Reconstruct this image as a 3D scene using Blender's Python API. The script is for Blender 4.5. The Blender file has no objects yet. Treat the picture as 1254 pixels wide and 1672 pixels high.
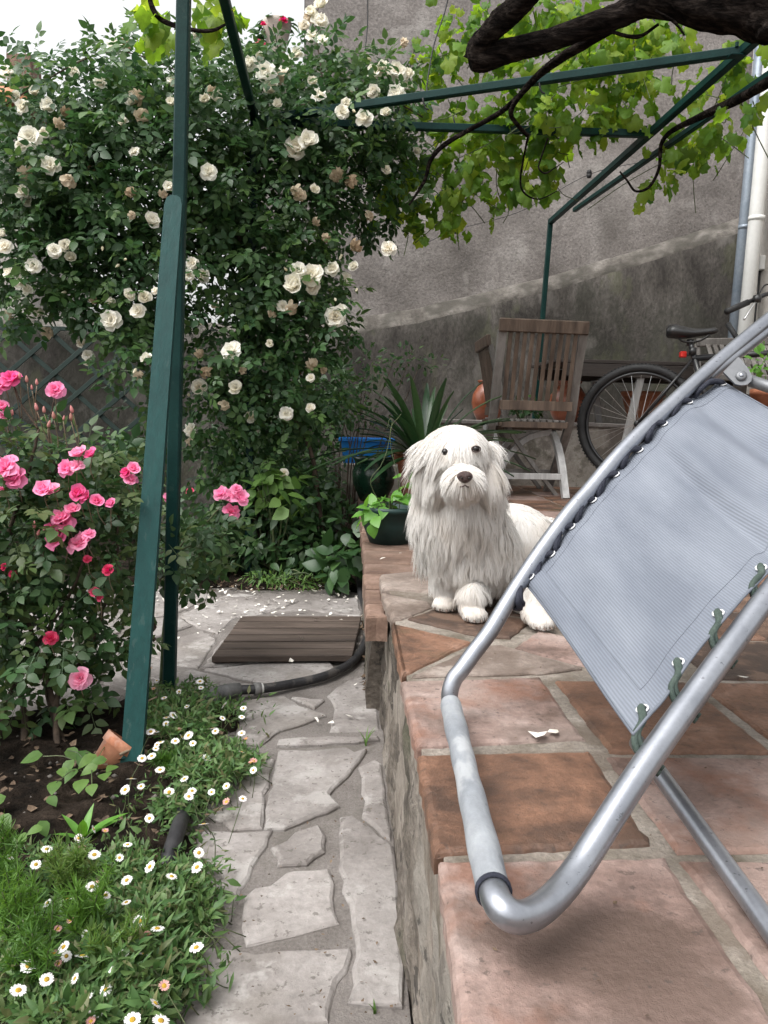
import bpy, math, random
import numpy as np
from mathutils import Matrix, Vector, noise as mnoise

rng = np.random.default_rng(7)
random.seed(7)
SC = bpy.context.scene
COL = SC.collection

# ---------------------------------------------------------------- camera
F, CX, CY = 1250.0, 627.0, 836.0           # focal length and centre in photograph pixels
CAM = np.array([0.0, 0.0, 0.85])

def cam_axes(vp=(577, 679), roll=1.2):
    d = np.array([(vp[0] - CX) / F, -(vp[1] - CY) / F, -1.0]); d /= np.linalg.norm(d)
    r = math.radians(roll)
    u = np.array([math.sin(r), math.cos(r), 0.0]); u -= u.dot(d) * d; u /= np.linalg.norm(u)
    return np.array([np.cross(d, u), d, u])

CM = cam_axes()
cam_data = bpy.data.cameras.new('camera')
cam = bpy.data.objects.new('camera', cam_data)
COL.objects.link(cam)
cam_data.sensor_fit = 'VERTICAL'
cam_data.sensor_height = 36.0
cam_data.lens = 36.0 * F / 1672.0
cam_data.clip_start = 0.02
cam_data.clip_end = 400.0
mw = Matrix([[*CM[0], CAM[0]], [*CM[1], CAM[1]], [*CM[2], CAM[2]], [0, 0, 0, 1]])
cam.matrix_world = mw
SC.camera = cam

# ---------------------------------------------------------------- light
SUN_EL, SUN_AZ = math.radians(58), math.radians(-125)      # soft overcast sun, from the left and a little behind
world = bpy.data.worlds.new('World')
SC.world = world
world.use_nodes = True
wn = world.node_tree; wn.nodes.clear()
w_out = wn.nodes.new('ShaderNodeOutputWorld')
w_bg = wn.nodes.new('ShaderNodeBackground')
w_sky = wn.nodes.new('ShaderNodeTexSky')
w_hsv = wn.nodes.new('ShaderNodeHueSaturation')
w_sky.sky_type = 'NISHITA'
w_sky.sun_disc = False
w_sky.sun_elevation = SUN_EL
w_sky.sun_rotation = SUN_AZ
w_sky.air_density = 1.6
w_sky.dust_density = 5.0
w_hsv.inputs['Saturation'].default_value = 0.07
w_hsv.inputs['Value'].default_value = 1.0
wn.links.new(w_sky.outputs[0], w_hsv.inputs['Color'])
wn.links.new(w_hsv.outputs[0], w_bg.inputs['Color'])
wn.links.new(w_bg.outputs[0], w_out.inputs['Surface'])
w_bg.inputs['Strength'].default_value = 0.15
sun_data = bpy.data.lights.new('sun', 'SUN')
sun_data.energy = 0.95
sun_data.angle = math.radians(40)
sun_data.color = (1.0, 0.97, 0.93)
sun = bpy.data.objects.new('sun', sun_data)
COL.objects.link(sun)
sdir = Vector((math.sin(SUN_AZ) * math.cos(SUN_EL), math.cos(SUN_AZ) * math.cos(SUN_EL), math.sin(SUN_EL)))
sun.rotation_euler = sdir.to_track_quat('Z', 'Y').to_euler()

SC.render.engine = 'CYCLES'
SC.view_settings.view_transform = 'Standard'
SC.view_settings.look = 'None'
SC.view_settings.exposure = 1.0
SC.view_settings.gamma = 1.0
SC.view_settings.use_curve_mapping = False
SC.cycles.use_denoising = True
SC.cycles.max_bounces = 10
SC.cycles.diffuse_bounces = 6
SC.cycles.transparent_max_bounces = 8

# ---------------------------------------------------------------- helpers
def ray(px, py):
    return CM @ np.array([(px - CX) / F, -(py - CY) / F, -1.0])

def on_z(px, py, z):
    r = ray(px, py)
    return CAM + r * (z - CAM[2]) / r[2]

def on_y(px, py, y):
    r = ray(px, py)
    return CAM + r * (y / r[1])

def on_x(px, py, x):
    r = ray(px, py)
    return CAM + r * (x / r[0])

def on_plane(px, py, p0, n):
    r = ray(px, py)
    return CAM + r * (np.dot(np.asarray(p0) - CAM, n) / np.dot(r, n))

def nrm(v):
    v = np.asarray(v, float)
    return v / (np.linalg.norm(v) + 1e-12)

def nrms(a):
    return a / (np.linalg.norm(a, axis=-1, keepdims=True) + 1e-12)

def link(o, parent=None, local=False):
    COL.objects.link(o)
    if parent is not None:
        o.parent = parent
        if not local:
            o.matrix_parent_inverse = Matrix.Translation(-Vector(world_loc(parent)))
    return o

def world_loc(o):
    return Vector(o.location) if o.type == 'EMPTY' else Vector((0, 0, 0))

def mesh_np(name, V, Fc, mats, smooth=True, rnd=None, mi=None, uv=None):
    """V (n,3) and Fc (m,k) arrays, or Fc a list of tuples of any length"""
    me = bpy.data.meshes.new(name)
    V = np.asarray(V, np.float32)
    if isinstance(Fc, np.ndarray):
        m, k = Fc.shape
        me.vertices.add(len(V)); me.vertices.foreach_set('co', V.ravel())
        me.loops.add(m * k); me.loops.foreach_set('vertex_index', Fc.astype(np.int32).ravel())
        me.polygons.add(m)
        me.polygons.foreach_set('loop_start', np.arange(0, m * k, k, dtype=np.int32))
        me.update(calc_edges=True)
    else:
        me.from_pydata(V.tolist(), [], [tuple(int(i) for i in f) for f in Fc])
    if smooth:
        me.polygons.foreach_set('use_smooth', np.ones(len(me.polygons), dtype=bool))
    for mm in (mats if isinstance(mats, (list, tuple)) else [mats]):
        me.materials.append(mm)
    if mi is not None:
        me.polygons.foreach_set('material_index', np.asarray(mi, np.int32))
    if rnd is not None:
        at = me.attributes.new('rnd', 'FLOAT', 'POINT')
        at.data.foreach_set('value', np.asarray(rnd, np.float32))
    if uv is not None:
        ul = me.uv_layers.new(name='UVMap')
        li = np.zeros(len(me.loops), np.int32); me.loops.foreach_get('vertex_index', li)
        ul.data.foreach_set('uv', np.asarray(uv, np.float32)[li].ravel())
    me.validate()
    me.update()
    return me

def obj(name, V, Fc, mats, parent=None, smooth=True, local=False, **kw):
    me = V if isinstance(V, bpy.types.Mesh) else mesh_np(name, V, Fc, mats, smooth, **kw)
    o = bpy.data.objects.new(name, me)
    return link(o, parent, local)

def tag(o, label=None, cat=None, group=None, kind=None):
    if label: o['label'] = label
    if cat: o['category'] = cat
    if group: o['group'] = group
    if kind: o['kind'] = kind
    return o

def thing(name, label, cat, loc=(0, 0, 0), group=None, rz=0.0):
    o = bpy.data.objects.new(name, None)
    COL.objects.link(o)
    o.location = Vector([float(c) for c in loc]); o.rotation_euler = (0, 0, rz)
    o.empty_display_size = 0.05
    return tag(o, label, cat, group)

def copy_tree(o, parent=None):
    c = o.copy(); COL.objects.link(c)
    if parent is not None:
        c.parent = parent
        c.matrix_parent_inverse = o.matrix_parent_inverse.copy()
    for ch in list(o.children):
        copy_tree(ch, c)
    return c

class MB:
    """collects simple shapes and links them as one mesh"""
    def __init__(self):
        self.V, self.F = [], []
        self.n = 0
    def add(self, V, Fc):
        V = np.asarray(V, float)
        self.V.append(V)
        self.F += [tuple(int(i) + self.n for i in f) for f in Fc]
        self.n += len(V)
        return self
    def build(self, name, m, parent=None, smooth=False, **kw):
        return obj(name, np.concatenate(self.V), self.F, m, parent, smooth, **kw)

def bevel_box(lo, hi, b=0.002):
    """a box with chamfered edges (24 vertices)"""
    lo = np.asarray(lo, float); hi = np.asarray(hi, float)
    b = min(b, 0.45 * float((hi - lo).min()))
    V = []; idx = {}
    for s in [(i, j, k) for i in (0, 1) for j in (0, 1) for k in (0, 1)]:
        c = np.where(np.array(s) == 0, lo, hi); d = np.where(np.array(s) == 0, 1, -1)
        for ax in range(3):
            p = c.copy()
            for o in range(3):
                if o != ax: p[o] += d[o] * b
            idx[(s, ax)] = len(V); V.append(p)
    Fc = []
    def q(*a): Fc.append(tuple(a))
    for ax in range(3):
        o1, o2 = [(1, 2), (2, 0), (0, 1)][ax]
        for v in (0, 1):
            ss = []
            for a, c in ((0, 0), (1, 0), (1, 1), (0, 1)):
                s = [0, 0, 0]; s[ax] = v; s[o1] = a; s[o2] = c; ss.append(idx[(tuple(s), ax)])
            q(*(ss if v else ss[::-1]))
        for a in (0, 1):                                  # chamfers along ax
            for c in (0, 1):
                s0 = [0, 0, 0]; s0[o1] = a; s0[o2] = c; s1 = list(s0); s1[ax] = 1
                f = [idx[(tuple(s0), o1)], idx[(tuple(s1), o1)], idx[(tuple(s1), o2)], idx[(tuple(s0), o2)]]
                q(*(f if a == c else f[::-1]))
    for s in [(i, j, k) for i in (0, 1) for j in (0, 1) for k in (0, 1)]:
        f = [idx[(s, 0)], idx[(s, 1)], idx[(s, 2)]]
        q(*(f if sum(s) % 2 else f[::-1]))
    return np.array(V), Fc

def bar(p0, p1, w, t, up=(0, 0, 1), b=0.002):
    """a chamfered bar from p0 to p1, w wide sideways and t thick along up"""
    p0 = np.asarray(p0, float); p1 = np.asarray(p1, float)
    L = np.linalg.norm(p1 - p0); x = (p1 - p0) / L
    u = np.asarray(up, float); u = nrm(u - u.dot(x) * x); y = np.cross(u, x)
    V, Fc = bevel_box((0, -w / 2, -t / 2), (L, w / 2, t / 2), b)
    return p0 + V[:, :1] * x + V[:, 1:2] * y + V[:, 2:] * u, Fc

def smooth_path(P, n):
    """Catmull-Rom through the points, n samples"""
    P = np.asarray(P, float)
    if len(P) < 3:
        return P[0] + np.linspace(0, 1, n)[:, None] * (P[-1] - P[0])
    Q = np.concatenate([[2 * P[0] - P[1]], P, [2 * P[-1] - P[-2]]])
    t = np.linspace(0, len(P) - 1 - 1e-6, n); i = t.astype(int); f = (t - i)[:, None]
    a, b, c, d = Q[i], Q[i + 1], Q[i + 2], Q[i + 3]
    return 0.5 * (2 * b + (c - a) * f + (2 * a - 5 * b + 4 * c - d) * f**2 + (3 * b - a - 3 * c + d) * f**3)

def tube(P, R, n=10, caps=True, rough=None, flat=1.0):
    """a tube along P (k,3) with radii R; rough(i, j) multiplies the radius"""
    P = np.asarray(P, float); k = len(P); R = np.broadcast_to(np.asarray(R, float), (k,))
    T = nrms(np.gradient(P, axis=0))
    u = np.array([0, 0, 1.0]) if abs(T[0][2]) < 0.9 else np.array([1.0, 0, 0])
    V = np.zeros((k, n, 3)); a = np.arange(n) * 2 * math.pi / n
    for i in range(k):
        u = nrm(u - u.dot(T[i]) * T[i]); w = np.cross(T[i], u)
        r = R[i] * (1.0 if rough is None else rough[i])
        V[i] = P[i] + (np.cos(a) * r)[:, None] * u * flat + (np.sin(a) * r)[:, None] * w
    Fc = []
    for i in range(k - 1):
        for j in range(n):
            j2 = (j + 1) % n
            Fc.append((i * n + j, i * n + j2, (i + 1) * n + j2, (i + 1) * n + j))
    if caps:
        Fc.append(tuple(range(n))[::-1]); Fc.append(tuple((k - 1) * n + j for j in range(n)))
    return V.reshape(-1, 3), Fc

def lathe(prof, n=32, c=(0, 0, 0)):
    """profile [(r, z)...] turned about the vertical"""
    V = []; Fc = []; k = len(prof)
    for r, z in prof:
        for j in range(n):
            a = 2 * math.pi * j / n
            V.append((c[0] + r * math.cos(a), c[1] + r * math.sin(a), c[2] + z))
    for i in range(k - 1):
        for j in range(n):
            j2 = (j + 1) % n
            Fc.append((i * n + j, i * n + j2, (i + 1) * n + j2, (i + 1) * n + j))
    return np.array(V), Fc

def slab(poly, z0, z1, bev=0.004, seg=None, jit=0.0, dome=0.0, tilt=(0, 0)):
    """a flat stone or tile over the outline poly (k,2): sides, worn edge and top"""
    poly = np.asarray(poly, float)
    area = 0.5 * np.sum(poly[:, 0] * np.roll(poly[:, 1], -1) - np.roll(poly[:, 0], -1) * poly[:, 1])
    if area < 0: poly = poly[::-1]
    if seg:
        out = []
        for i in range(len(poly)):
            p, q = poly[i], poly[(i + 1) % len(poly)]
            k = max(1, int(round(np.linalg.norm(q - p) / seg)))
            for j in range(k):
                pt = p + (q - p) * j / k
                out.append(pt + rng.normal(0, jit, 2))
        poly = np.array(out)
    n = len(poly)
    def inset(d):
        e0 = nrms(poly - np.roll(poly, 1, 0)); e1 = nrms(np.roll(poly, -1, 0) - poly)
        nn = nrms(np.stack([-(e0[:, 1] + e1[:, 1]), e0[:, 0] + e1[:, 0]], 1))
        return poly + nn * d
    c = poly.mean(0)
    def ring(P, z):
        zz = np.full(n, z) + (P - c) @ np.asarray(tilt)
        return np.column_stack([P, zz])
    bz = np.abs(rng.normal(0, jit * 0.5, n)) if jit else 0
    r2 = ring(inset(bev * 0.35), z1 - bev * 0.35); r2[:, 2] -= bz
    V = np.concatenate([ring(poly, z0), ring(poly, z1 - bev), r2, ring(inset(bev * 1.2), z1 + dome)])
    Fc = []
    for k in range(3):
        for i in range(n):
            j = (i + 1) % n
            Fc.append((k * n + i, k * n + j, (k + 1) * n + j, (k + 1) * n + i))
    Fc.append(tuple(3 * n + i for i in range(n)))
    return V, Fc

# ---------------------------------------------------------------- materials
def nodes(name):
    m = bpy.data.materials.new(name); m.use_nodes = True
    nt = m.node_tree; b = nt.nodes['Principled BSDF']
    return m, nt, b

def mat(name, cols, scale=8.0, detail=7.0, rough=0.7, bump=0.25, bscale=None, metal=0.0, spec=0.4, fine=0.25, dist=0.3,
        vary=0.0, stretch=(1, 1, 1), blotch=None, bdist=0.01, coat=0.0, rough_var=0.0):
    """noise between the colours cols, a fine grain and a bump; vary = spread of value between objects;
    blotch = (colour, scale, threshold, softness, amount) for stains with a shape of their own"""
    m, nt, b = nodes(name); N = nt.nodes.new; L = nt.links.new
    tc = N('ShaderNodeTexCoord'); mp = N('ShaderNodeMapping'); mp.inputs['Scale'].default_value = stretch
    oi = N('ShaderNodeObjectInfo')
    add = N('ShaderNodeVectorMath'); add.operation = 'ADD'
    L(tc.outputs['Object'], add.inputs[0])
    mul = N('ShaderNodeMath'); mul.operation = 'MULTIPLY'; mul.inputs[1].default_value = 7.3 if vary else 0.0
    L(oi.outputs['Random'], mul.inputs[0]); L(mul.outputs[0], add.inputs[1])
    L(add.outputs[0], mp.inputs['Vector'])
    n1 = N('ShaderNodeTexNoise'); n1.inputs['Scale'].default_value = scale; n1.inputs['Detail'].default_value = detail
    n1.inputs['Roughness'].default_value = 0.6; n1.inputs['Distortion'].default_value = dist
    L(mp.outputs[0], n1.inputs['Vector'])
    cr = N('ShaderNodeValToRGB'); k = len(cols)
    cr.color_ramp.elements[0].position = 0.36; cr.color_ramp.elements[1].position = 0.64
    for i in range(k - 2): cr.color_ramp.elements.new(0.36 + 0.28 * (i + 1) / (k - 1))
    for i, c in enumerate(cols): cr.color_ramp.elements[i].color = (*c, 1)
    L(n1.outputs['Fac'], cr.inputs['Fac'])
    n2 = N('ShaderNodeTexNoise'); n2.inputs['Scale'].default_value = bscale or scale * 9; n2.inputs['Detail'].default_value = 6
    n2.inputs['Roughness'].default_value = 0.7
    L(mp.outputs[0], n2.inputs['Vector'])
    mx = N('ShaderNodeMix'); mx.data_type = 'RGBA'; mx.blend_type = 'MULTIPLY'; mx.inputs[0].default_value = 1.0
    mr = N('ShaderNodeMapRange'); mr.inputs['From Min'].default_value = 0.3; mr.inputs['From Max'].default_value = 0.7
    mr.inputs['To Min'].default_value = 1 - fine; mr.inputs['To Max'].default_value = 1 + fine * 0.6
    L(n2.outputs['Fac'], mr.inputs['Value'])
    L(cr.outputs[0], mx.inputs[6]); L(mr.outputs[0], mx.inputs[7])
    col = mx.outputs[2]
    if blotch:
        bl = blotch if isinstance(blotch, list) else [blotch]
        for (bc, bs, th, so, am) in bl:
            th = .5 + (th - .5) * .55; so = so * .6
            n3 = N('ShaderNodeTexNoise'); n3.inputs['Scale'].default_value = bs; n3.inputs['Detail'].default_value = 5
            n3.inputs['Roughness'].default_value = 0.65
            L(mp.outputs[0], n3.inputs['Vector'])
            m3 = N('ShaderNodeMapRange'); m3.inputs['From Min'].default_value = th; m3.inputs['From Max'].default_value = th + so
            m3.inputs['To Max'].default_value = am
            L(n3.outputs['Fac'], m3.inputs['Value'])
            x3 = N('ShaderNodeMix'); x3.data_type = 'RGBA'; x3.inputs[7].default_value = (*bc, 1)
            L(m3.outputs[0], x3.inputs[0]); L(col, x3.inputs[6]); col = x3.outputs[2]
    if vary:
        hs = N('ShaderNodeHueSaturation'); m4 = N('ShaderNodeMapRange')
        m4.inputs['To Min'].default_value = 1 - vary; m4.inputs['To Max'].default_value = 1 + vary
        L(oi.outputs['Random'], m4.inputs['Value']); L(m4.outputs[0], hs.inputs['Value']); L(col, hs.inputs['Color'])
        col = hs.outputs[0]
    L(col, b.inputs['Base Color'])
    b.inputs['Roughness'].default_value = rough; b.inputs['Metallic'].default_value = metal
    if rough_var:
        m5 = N('ShaderNodeMapRange'); m5.inputs['From Min'].default_value = 0.35; m5.inputs['From Max'].default_value = 0.65
        m5.inputs['To Min'].default_value = rough - rough_var; m5.inputs['To Max'].default_value = rough + rough_var
        L(n1.outputs['Fac'], m5.inputs['Value']); L(m5.outputs[0], b.inputs['Roughness'])
    b.inputs['Specular IOR Level'].default_value = spec
    b.inputs['Coat Weight'].default_value = coat
    if bump:
        bp = N('ShaderNodeBump'); bp.inputs['Strength'].default_value = bump; bp.inputs['Distance'].default_value = bdist
        L(n2.outputs['Fac'], bp.inputs['Height']); L(bp.outputs[0], b.inputs['Normal'])
    return m

def leaf_mat(name, cols, rough=0.45, trans=0.3, tcol=None, spec=0.4, hue=0.5):
    """colour differs from leaf to leaf (attribute rnd on joined leaves, object random on single ones)"""
    m, nt, b = nodes(name); N = nt.nodes.new; L = nt.links.new
    at = N('ShaderNodeAttribute'); at.attribute_name = 'rnd'
    oi = N('ShaderNodeObjectInfo')
    a = N('ShaderNodeMath'); a.operation = 'ADD'; fr = N('ShaderNodeMath'); fr.operation = 'FRACT'
    L(at.outputs['Fac'], a.inputs[0]); L(oi.outputs['Random'], a.inputs[1]); L(a.outputs[0], fr.inputs[0])
    cr = N('ShaderNodeValToRGB'); k = len(cols)
    for i in range(k - 2): cr.color_ramp.elements.new((i + 1) / (k - 1))
    for i, c in enumerate(cols): cr.color_ramp.elements[i].color = (*c, 1)
    L(fr.outputs[0], cr.inputs['Fac'])
    tc = N('ShaderNodeTexCoord'); n = N('ShaderNodeTexNoise'); n.inputs['Scale'].default_value = 60; n.inputs['Detail'].default_value = 3
    L(tc.outputs['Object'], n.inputs['Vector'])
    mr = N('ShaderNodeMapRange'); mr.inputs['To Min'].default_value = 0.65; mr.inputs['To Max'].default_value = 1.35
    L(n.outputs['Fac'], mr.inputs['Value'])
    mx = N('ShaderNodeMix'); mx.data_type = 'RGBA'; mx.blend_type = 'MULTIPLY'; mx.inputs[0].default_value = 1
    L(cr.outputs[0], mx.inputs[6]); L(mr.outputs[0], mx.inputs[7])
    L(mx.outputs[2], b.inputs['Base Color'])
    b.inputs['Roughness'].default_value = rough; b.inputs['Specular IOR Level'].default_value = spec
    tr = N('ShaderNodeBsdfTranslucent'); hs = N('ShaderNodeHueSaturation')
    hs.inputs['Value'].default_value = 1.6; hs.inputs['Hue'].default_value = 0.485; hs.inputs['Saturation'].default_value = 1.1
    L(mx.outputs[2], hs.inputs['Color']); L(hs.outputs[0], tr.inputs['Color'])
    ms = N('ShaderNodeMixShader'); ms.inputs[0].default_value = trans
    out = nt.nodes['Material Output']
    L(b.outputs[0], ms.inputs[1]); L(tr.outputs[0], ms.inputs[2]); L(ms.outputs[0], out.inputs['Surface'])
    return m

M = {}
M['stone'] = mat('pale_limestone', [(.185, .166, .155), (.265, .242, .228), (.33, .305, .29)], 5, rough=.85, bump=.35, bscale=70, fine=.22, vary=.10,
                 blotch=[((.17, .15, .13), 3.2, .56, .16, .5), ((.42, .40, .38), 9, .60, .10, .5), ((.08, .07, .06), 55, .70, .05, .6)])
M['mortar'] = mat('grey_mortar', [(.150, .133, .121), (.215, .194, .18)], 7, rough=.95, bump=.6, bscale=160, fine=.35, blotch=[((.10, .09, .075), 2.5, .55, .15, .55)])
M['soil'] = mat('dark_soil', [(.010, .008, .006), (.026, .019, .014), (.05, .037, .028)], 14, rough=1, bump=1.0, bscale=60, fine=.4, bdist=.03, spec=.1)
M['tile_pink'] = mat('pink_terracotta', [(.125, .083, .068), (.225, .152, .128), (.285, .202, .174), (.34, .26, .23)], 6, rough=.66, bump=.5, bscale=85, fine=.28, vary=.07, rough_var=.12,
                     blotch=[((.085, .055, .042), 4.2, .57, .16, .75), ((.20, .085, .048), 4.5, .6, .16, .6), ((.30, .24, .21), 2.2, .60, .2, .45), ((.05, .04, .035), 80, .72, .05, .55)])
M['tile_orange'] = mat('orange_terracotta', [(.075, .044, .031), (.155, .082, .052), (.205, .108, .068), (.26, .155, .11)], 6, rough=.55, bump=.5, bscale=85, fine=.3, vary=.08, rough_var=.14,
                       blotch=[((.055, .036, .027), 4, .53, .18, .75), ((.04, .03, .025), 70, .72, .05, .5), ((.045, .045, .022), 2.5, .62, .14, .5)])
M['tile_brown'] = mat('brown_terracotta', [(.05, .034, .026), (.105, .062, .043), (.16, .098, .068)], 6, rough=.58, bump=.5, bscale=85, fine=.3, vary=.1, rough_var=.14,
                      blotch=[((.045, .032, .026), 3.5, .5, .2, .75), ((.23, .145, .10), 9, .62, .1, .5)])
M['tile_beige'] = mat('worn_beige_stone', [(.13, .098, .08), (.24, .19, .16), (.32, .265, .23)], 6, rough=.75, bump=.55, bscale=75, fine=.28, vary=.06,
                      blotch=[((.11, .078, .06), 4, .56, .16, .6), ((.38, .33, .29), 12, .64, .08, .5)])
M['grout'] = mat('sandy_grout', [(.17, .145, .115), (.26, .225, .19), (.33, .29, .25)], 12, rough=.95, bump=.6, bscale=150, fine=.35,
                 blotch=[((.13, .10, .075), 5, .52, .14, .7), ((.05, .045, .02), 4, .62, .1, .5)])
M['render'] = mat('weathered_step_wall', [(.065, .054, .043), (.18, .152, .125), (.33, .29, .25)], 6, rough=.95, bump=.9, bscale=55, fine=.45, stretch=(1, .75, 1.1), bdist=.02,
                  blotch=[((.055, .042, .032), 3, .50, .16, .85), ((.36, .33, .29), 2.2, .58, .12, .6), ((.07, .08, .04), 3.4, .60, .12, .5), ((.03, .026, .022), 24, .66, .06, .7)])
M['brick'] = mat('worn_brick', [(.115, .068, .05), (.18, .115, .085), (.24, .16, .125)], 9, rough=.85, bump=.4, bscale=90, fine=.25, vary=.15, blotch=((.12, .08, .06), 5, .55, .14, .6))
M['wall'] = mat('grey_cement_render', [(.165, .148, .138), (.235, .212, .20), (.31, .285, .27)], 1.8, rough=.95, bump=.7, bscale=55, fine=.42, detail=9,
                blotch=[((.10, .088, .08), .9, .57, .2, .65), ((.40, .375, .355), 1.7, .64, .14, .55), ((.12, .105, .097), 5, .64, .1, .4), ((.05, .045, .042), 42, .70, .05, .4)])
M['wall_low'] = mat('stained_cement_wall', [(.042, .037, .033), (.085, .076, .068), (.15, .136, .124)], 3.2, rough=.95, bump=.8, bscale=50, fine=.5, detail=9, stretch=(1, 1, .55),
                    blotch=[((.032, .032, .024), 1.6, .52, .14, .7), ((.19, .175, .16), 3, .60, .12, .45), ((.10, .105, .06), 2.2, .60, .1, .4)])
M['ledge'] = mat('lichened_ledge', [(.08, .071, .062), (.135, .122, .108), (.19, .173, .157)], 6, rough=.95, bump=.8, bscale=40, fine=.4, blotch=[((.05, .046, .038), 5, .5, .16, .75)])
M['plaster'] = mat('cream_plaster', [(.36, .335, .305), (.44, .415, .385)], 2, rough=.9, bump=.25, bscale=60, fine=.1, blotch=((.25, .22, .19), 1.4, .6, .15, .4))
M['plaster_stained'] = mat('stained_cream_render', [(.30, .27, .235), (.40, .365, .325), (.47, .435, .395)], 3, rough=.95, bump=.5, bscale=50, fine=.25,
                           blotch=[((.12, .10, .085), 2.4, .54, .12, .7), ((.09, .085, .06), 7, .6, .1, .5)])
M['white_paint'] = mat('white_paint', [(.68, .68, .68), (.76, .76, .75)], 6, rough=.5, bump=.05, fine=.06)
M['pvc'] = mat('white_plastic_pipe', [(.60, .60, .58), (.68, .68, .66)], 4, rough=.4, bump=.02, fine=.06)
M['zinc'] = mat('blue_grey_zinc', [(.19, .23, .28), (.27, .31, .36)], 6, rough=.45, bump=.1, fine=.15, metal=.3)
M['green_metal'] = mat('dark_green_paint', [(.004, .024, .022), (.007, .034, .030)], 10, rough=.42, bump=.12, bscale=130, fine=.2, spec=.15, blotch=((.03, .06, .05), 30, .72, .05, .3))
M['green_board'] = mat('green_painted_board', [(.004, .040, .038), (.007, .052, .048)], 8, rough=.6, bump=.25, bscale=60, fine=.25, stretch=(1, 1, .08), spec=.22, blotch=((.06, .09, .08), 40, .72, .05, .3))
M['green_dull'] = mat('dull_green_lattice', [(.008, .022, .018), (.016, .034, .028)], 10, rough=.6, bump=.2, fine=.25)
M['bark'] = mat('vine_bark', [(.006, .005, .0045), (.022, .017, .015), (.06, .048, .041)], 34, rough=1, bump=1.0, bscale=70, fine=.6, bdist=.05, spec=.05, stretch=(.22, 1, 1), dist=1.2)
M['twig'] = mat('brown_twig', [(.05, .035, .025), (.10, .07, .05)], 20, rough=.9, bump=.5, fine=.3)
M['dry_twig'] = mat('dry_twig', [(.20, .15, .10), (.32, .25, .18)], 20, rough=.9, bump=.5, fine=.3)
M['stem'] = mat('green_stem', [(.05, .075, .03), (.10, .12, .05)], 20, rough=.6, bump=.2, fine=.2)
M['stem_red'] = mat('reddish_stem', [(.14, .11, .07), (.22, .16, .11)], 20, rough=.6, bump=.2, fine=.2)
M['wood_deck'] = mat('dark_wet_decking', [(.045, .033, .026), (.075, .055, .044), (.105, .08, .066)], 14, rough=.75, bump=.35, bscale=60, fine=.3, vary=.12, stretch=(.12, 1, 1))
M['teak'] = mat('weathered_teak', [(.048, .030, .020), (.088, .058, .040), (.125, .088, .064)], 18, rough=.55, bump=.25, bscale=70, fine=.25, vary=.1, stretch=(1, 1, .12), spec=.5)
M['teak_pale'] = mat('pale_sheen_teak', [(.30, .295, .29), (.40, .395, .39), (.48, .475, .47)], 18, rough=.4, bump=.2, bscale=70, fine=.15, vary=.06, stretch=(1, 1, .12), spec=.6)  # sky reflection on chair legs put into the colour; whitish table legs share it
M['teak_grey'] = mat('silvered_teak', [(.10, .09, .082), (.155, .142, .13), (.21, .195, .183)], 18, rough=.42, bump=.2, bscale=70, fine=.18, vary=.08, stretch=(1, 1, .12), spec=.6)
M['teak_dark'] = mat('dark_wood_table', [(.035, .028, .025), (.06, .048, .042)], 18, rough=.6, bump=.25, bscale=70, fine=.25, stretch=(.12, 1, 1))
M['rubber'] = mat('black_rubber', [(.014, .014, .015), (.026, .026, .027)], 20, rough=.6, bump=.3, bscale=120, fine=.2)
M['hose'] = mat('black_hose', [(.016, .016, .018), (.035, .034, .036)], 20, rough=.5, bump=.15, bscale=120, fine=.25, blotch=((.11, .10, .09), 12, .6, .1, .5))
M['pipe_grey'] = mat('dusty_grey_plastic', [(.10, .10, .10), (.17, .165, .16)], 12, rough=.6, bump=.2, fine=.2)
M['saddle'] = mat('black_saddle_vinyl', [(.012, .012, .013), (.02, .02, .021)], 20, rough=.32, bump=.1, fine=.1, spec=.6)
M['bike'] = mat('black_bike_paint', [(.010, .010, .011), (.018, .018, .02)], 10, rough=.3, bump=0, fine=.1, spec=.6)
M['chrome'] = mat('dull_spoke_steel', [(.5, .5, .5), (.6, .6, .6)], 10, rough=.3, bump=0, metal=1, fine=.05)
M['orange_reflector'] = mat('orange_reflector', [(.75, .12, .02), (.85, .17, .03)], 40, rough=.25, bump=.1, fine=.1, spec=.6)
M['red_plastic'] = mat('red_plastic', [(.5, .02, .015), (.6, .03, .02)], 20, rough=.3, bump=0, fine=.05)
M['alu'] = mat('brushed_aluminium_tube', [(.30, .315, .35), (.34, .355, .39), (.38, .395, .43)], 14, rough=.34, bump=.04, bscale=120, fine=.1, metal=.88, spec=.5, blotch=[((.12, .12, .13), 130, .77, .03, .7)])
M['sleeve'] = mat('scuffed_grey_sleeve', [(.19, .205, .225), (.25, .265, .285), (.33, .345, .36)], 11, rough=.55, bump=.25, bscale=60, fine=.18, spec=.4, stretch=(1, .45, 1),
                  blotch=[((.42, .43, .44), 7, .60, .08, .6), ((.11, .12, .135), 16, .66, .06, .5)])
M['cord_blue'] = mat('navy_elastic_cord', [(.012, .014, .026), (.026, .029, .045)], 60, rough=.7, bump=.4, bscale=400, fine=.3)
M['cord_green'] = mat('green_elastic_cord', [(.035, .055, .045), (.065, .09, .075)], 60, rough=.7, bump=.4, bscale=400, fine=.3)
M['eyelet'] = mat('white_eyelet', [(.70, .70, .70), (.78, .78, .78)], 10, rough=.35, bump=0, fine=.05)
M['terracotta'] = mat('clay_pot', [(.25, .085, .04), (.36, .14, .075), (.42, .19, .11)], 9, rough=.75, bump=.2, fine=.2, blotch=((.45, .33, .27), 7, .6, .1, .4))
M['glazed_clay'] = mat('glazed_clay_jar', [(.20, .055, .025), (.32, .10, .05)], 9, rough=.3, bump=.1, fine=.15, spec=.6)
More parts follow.
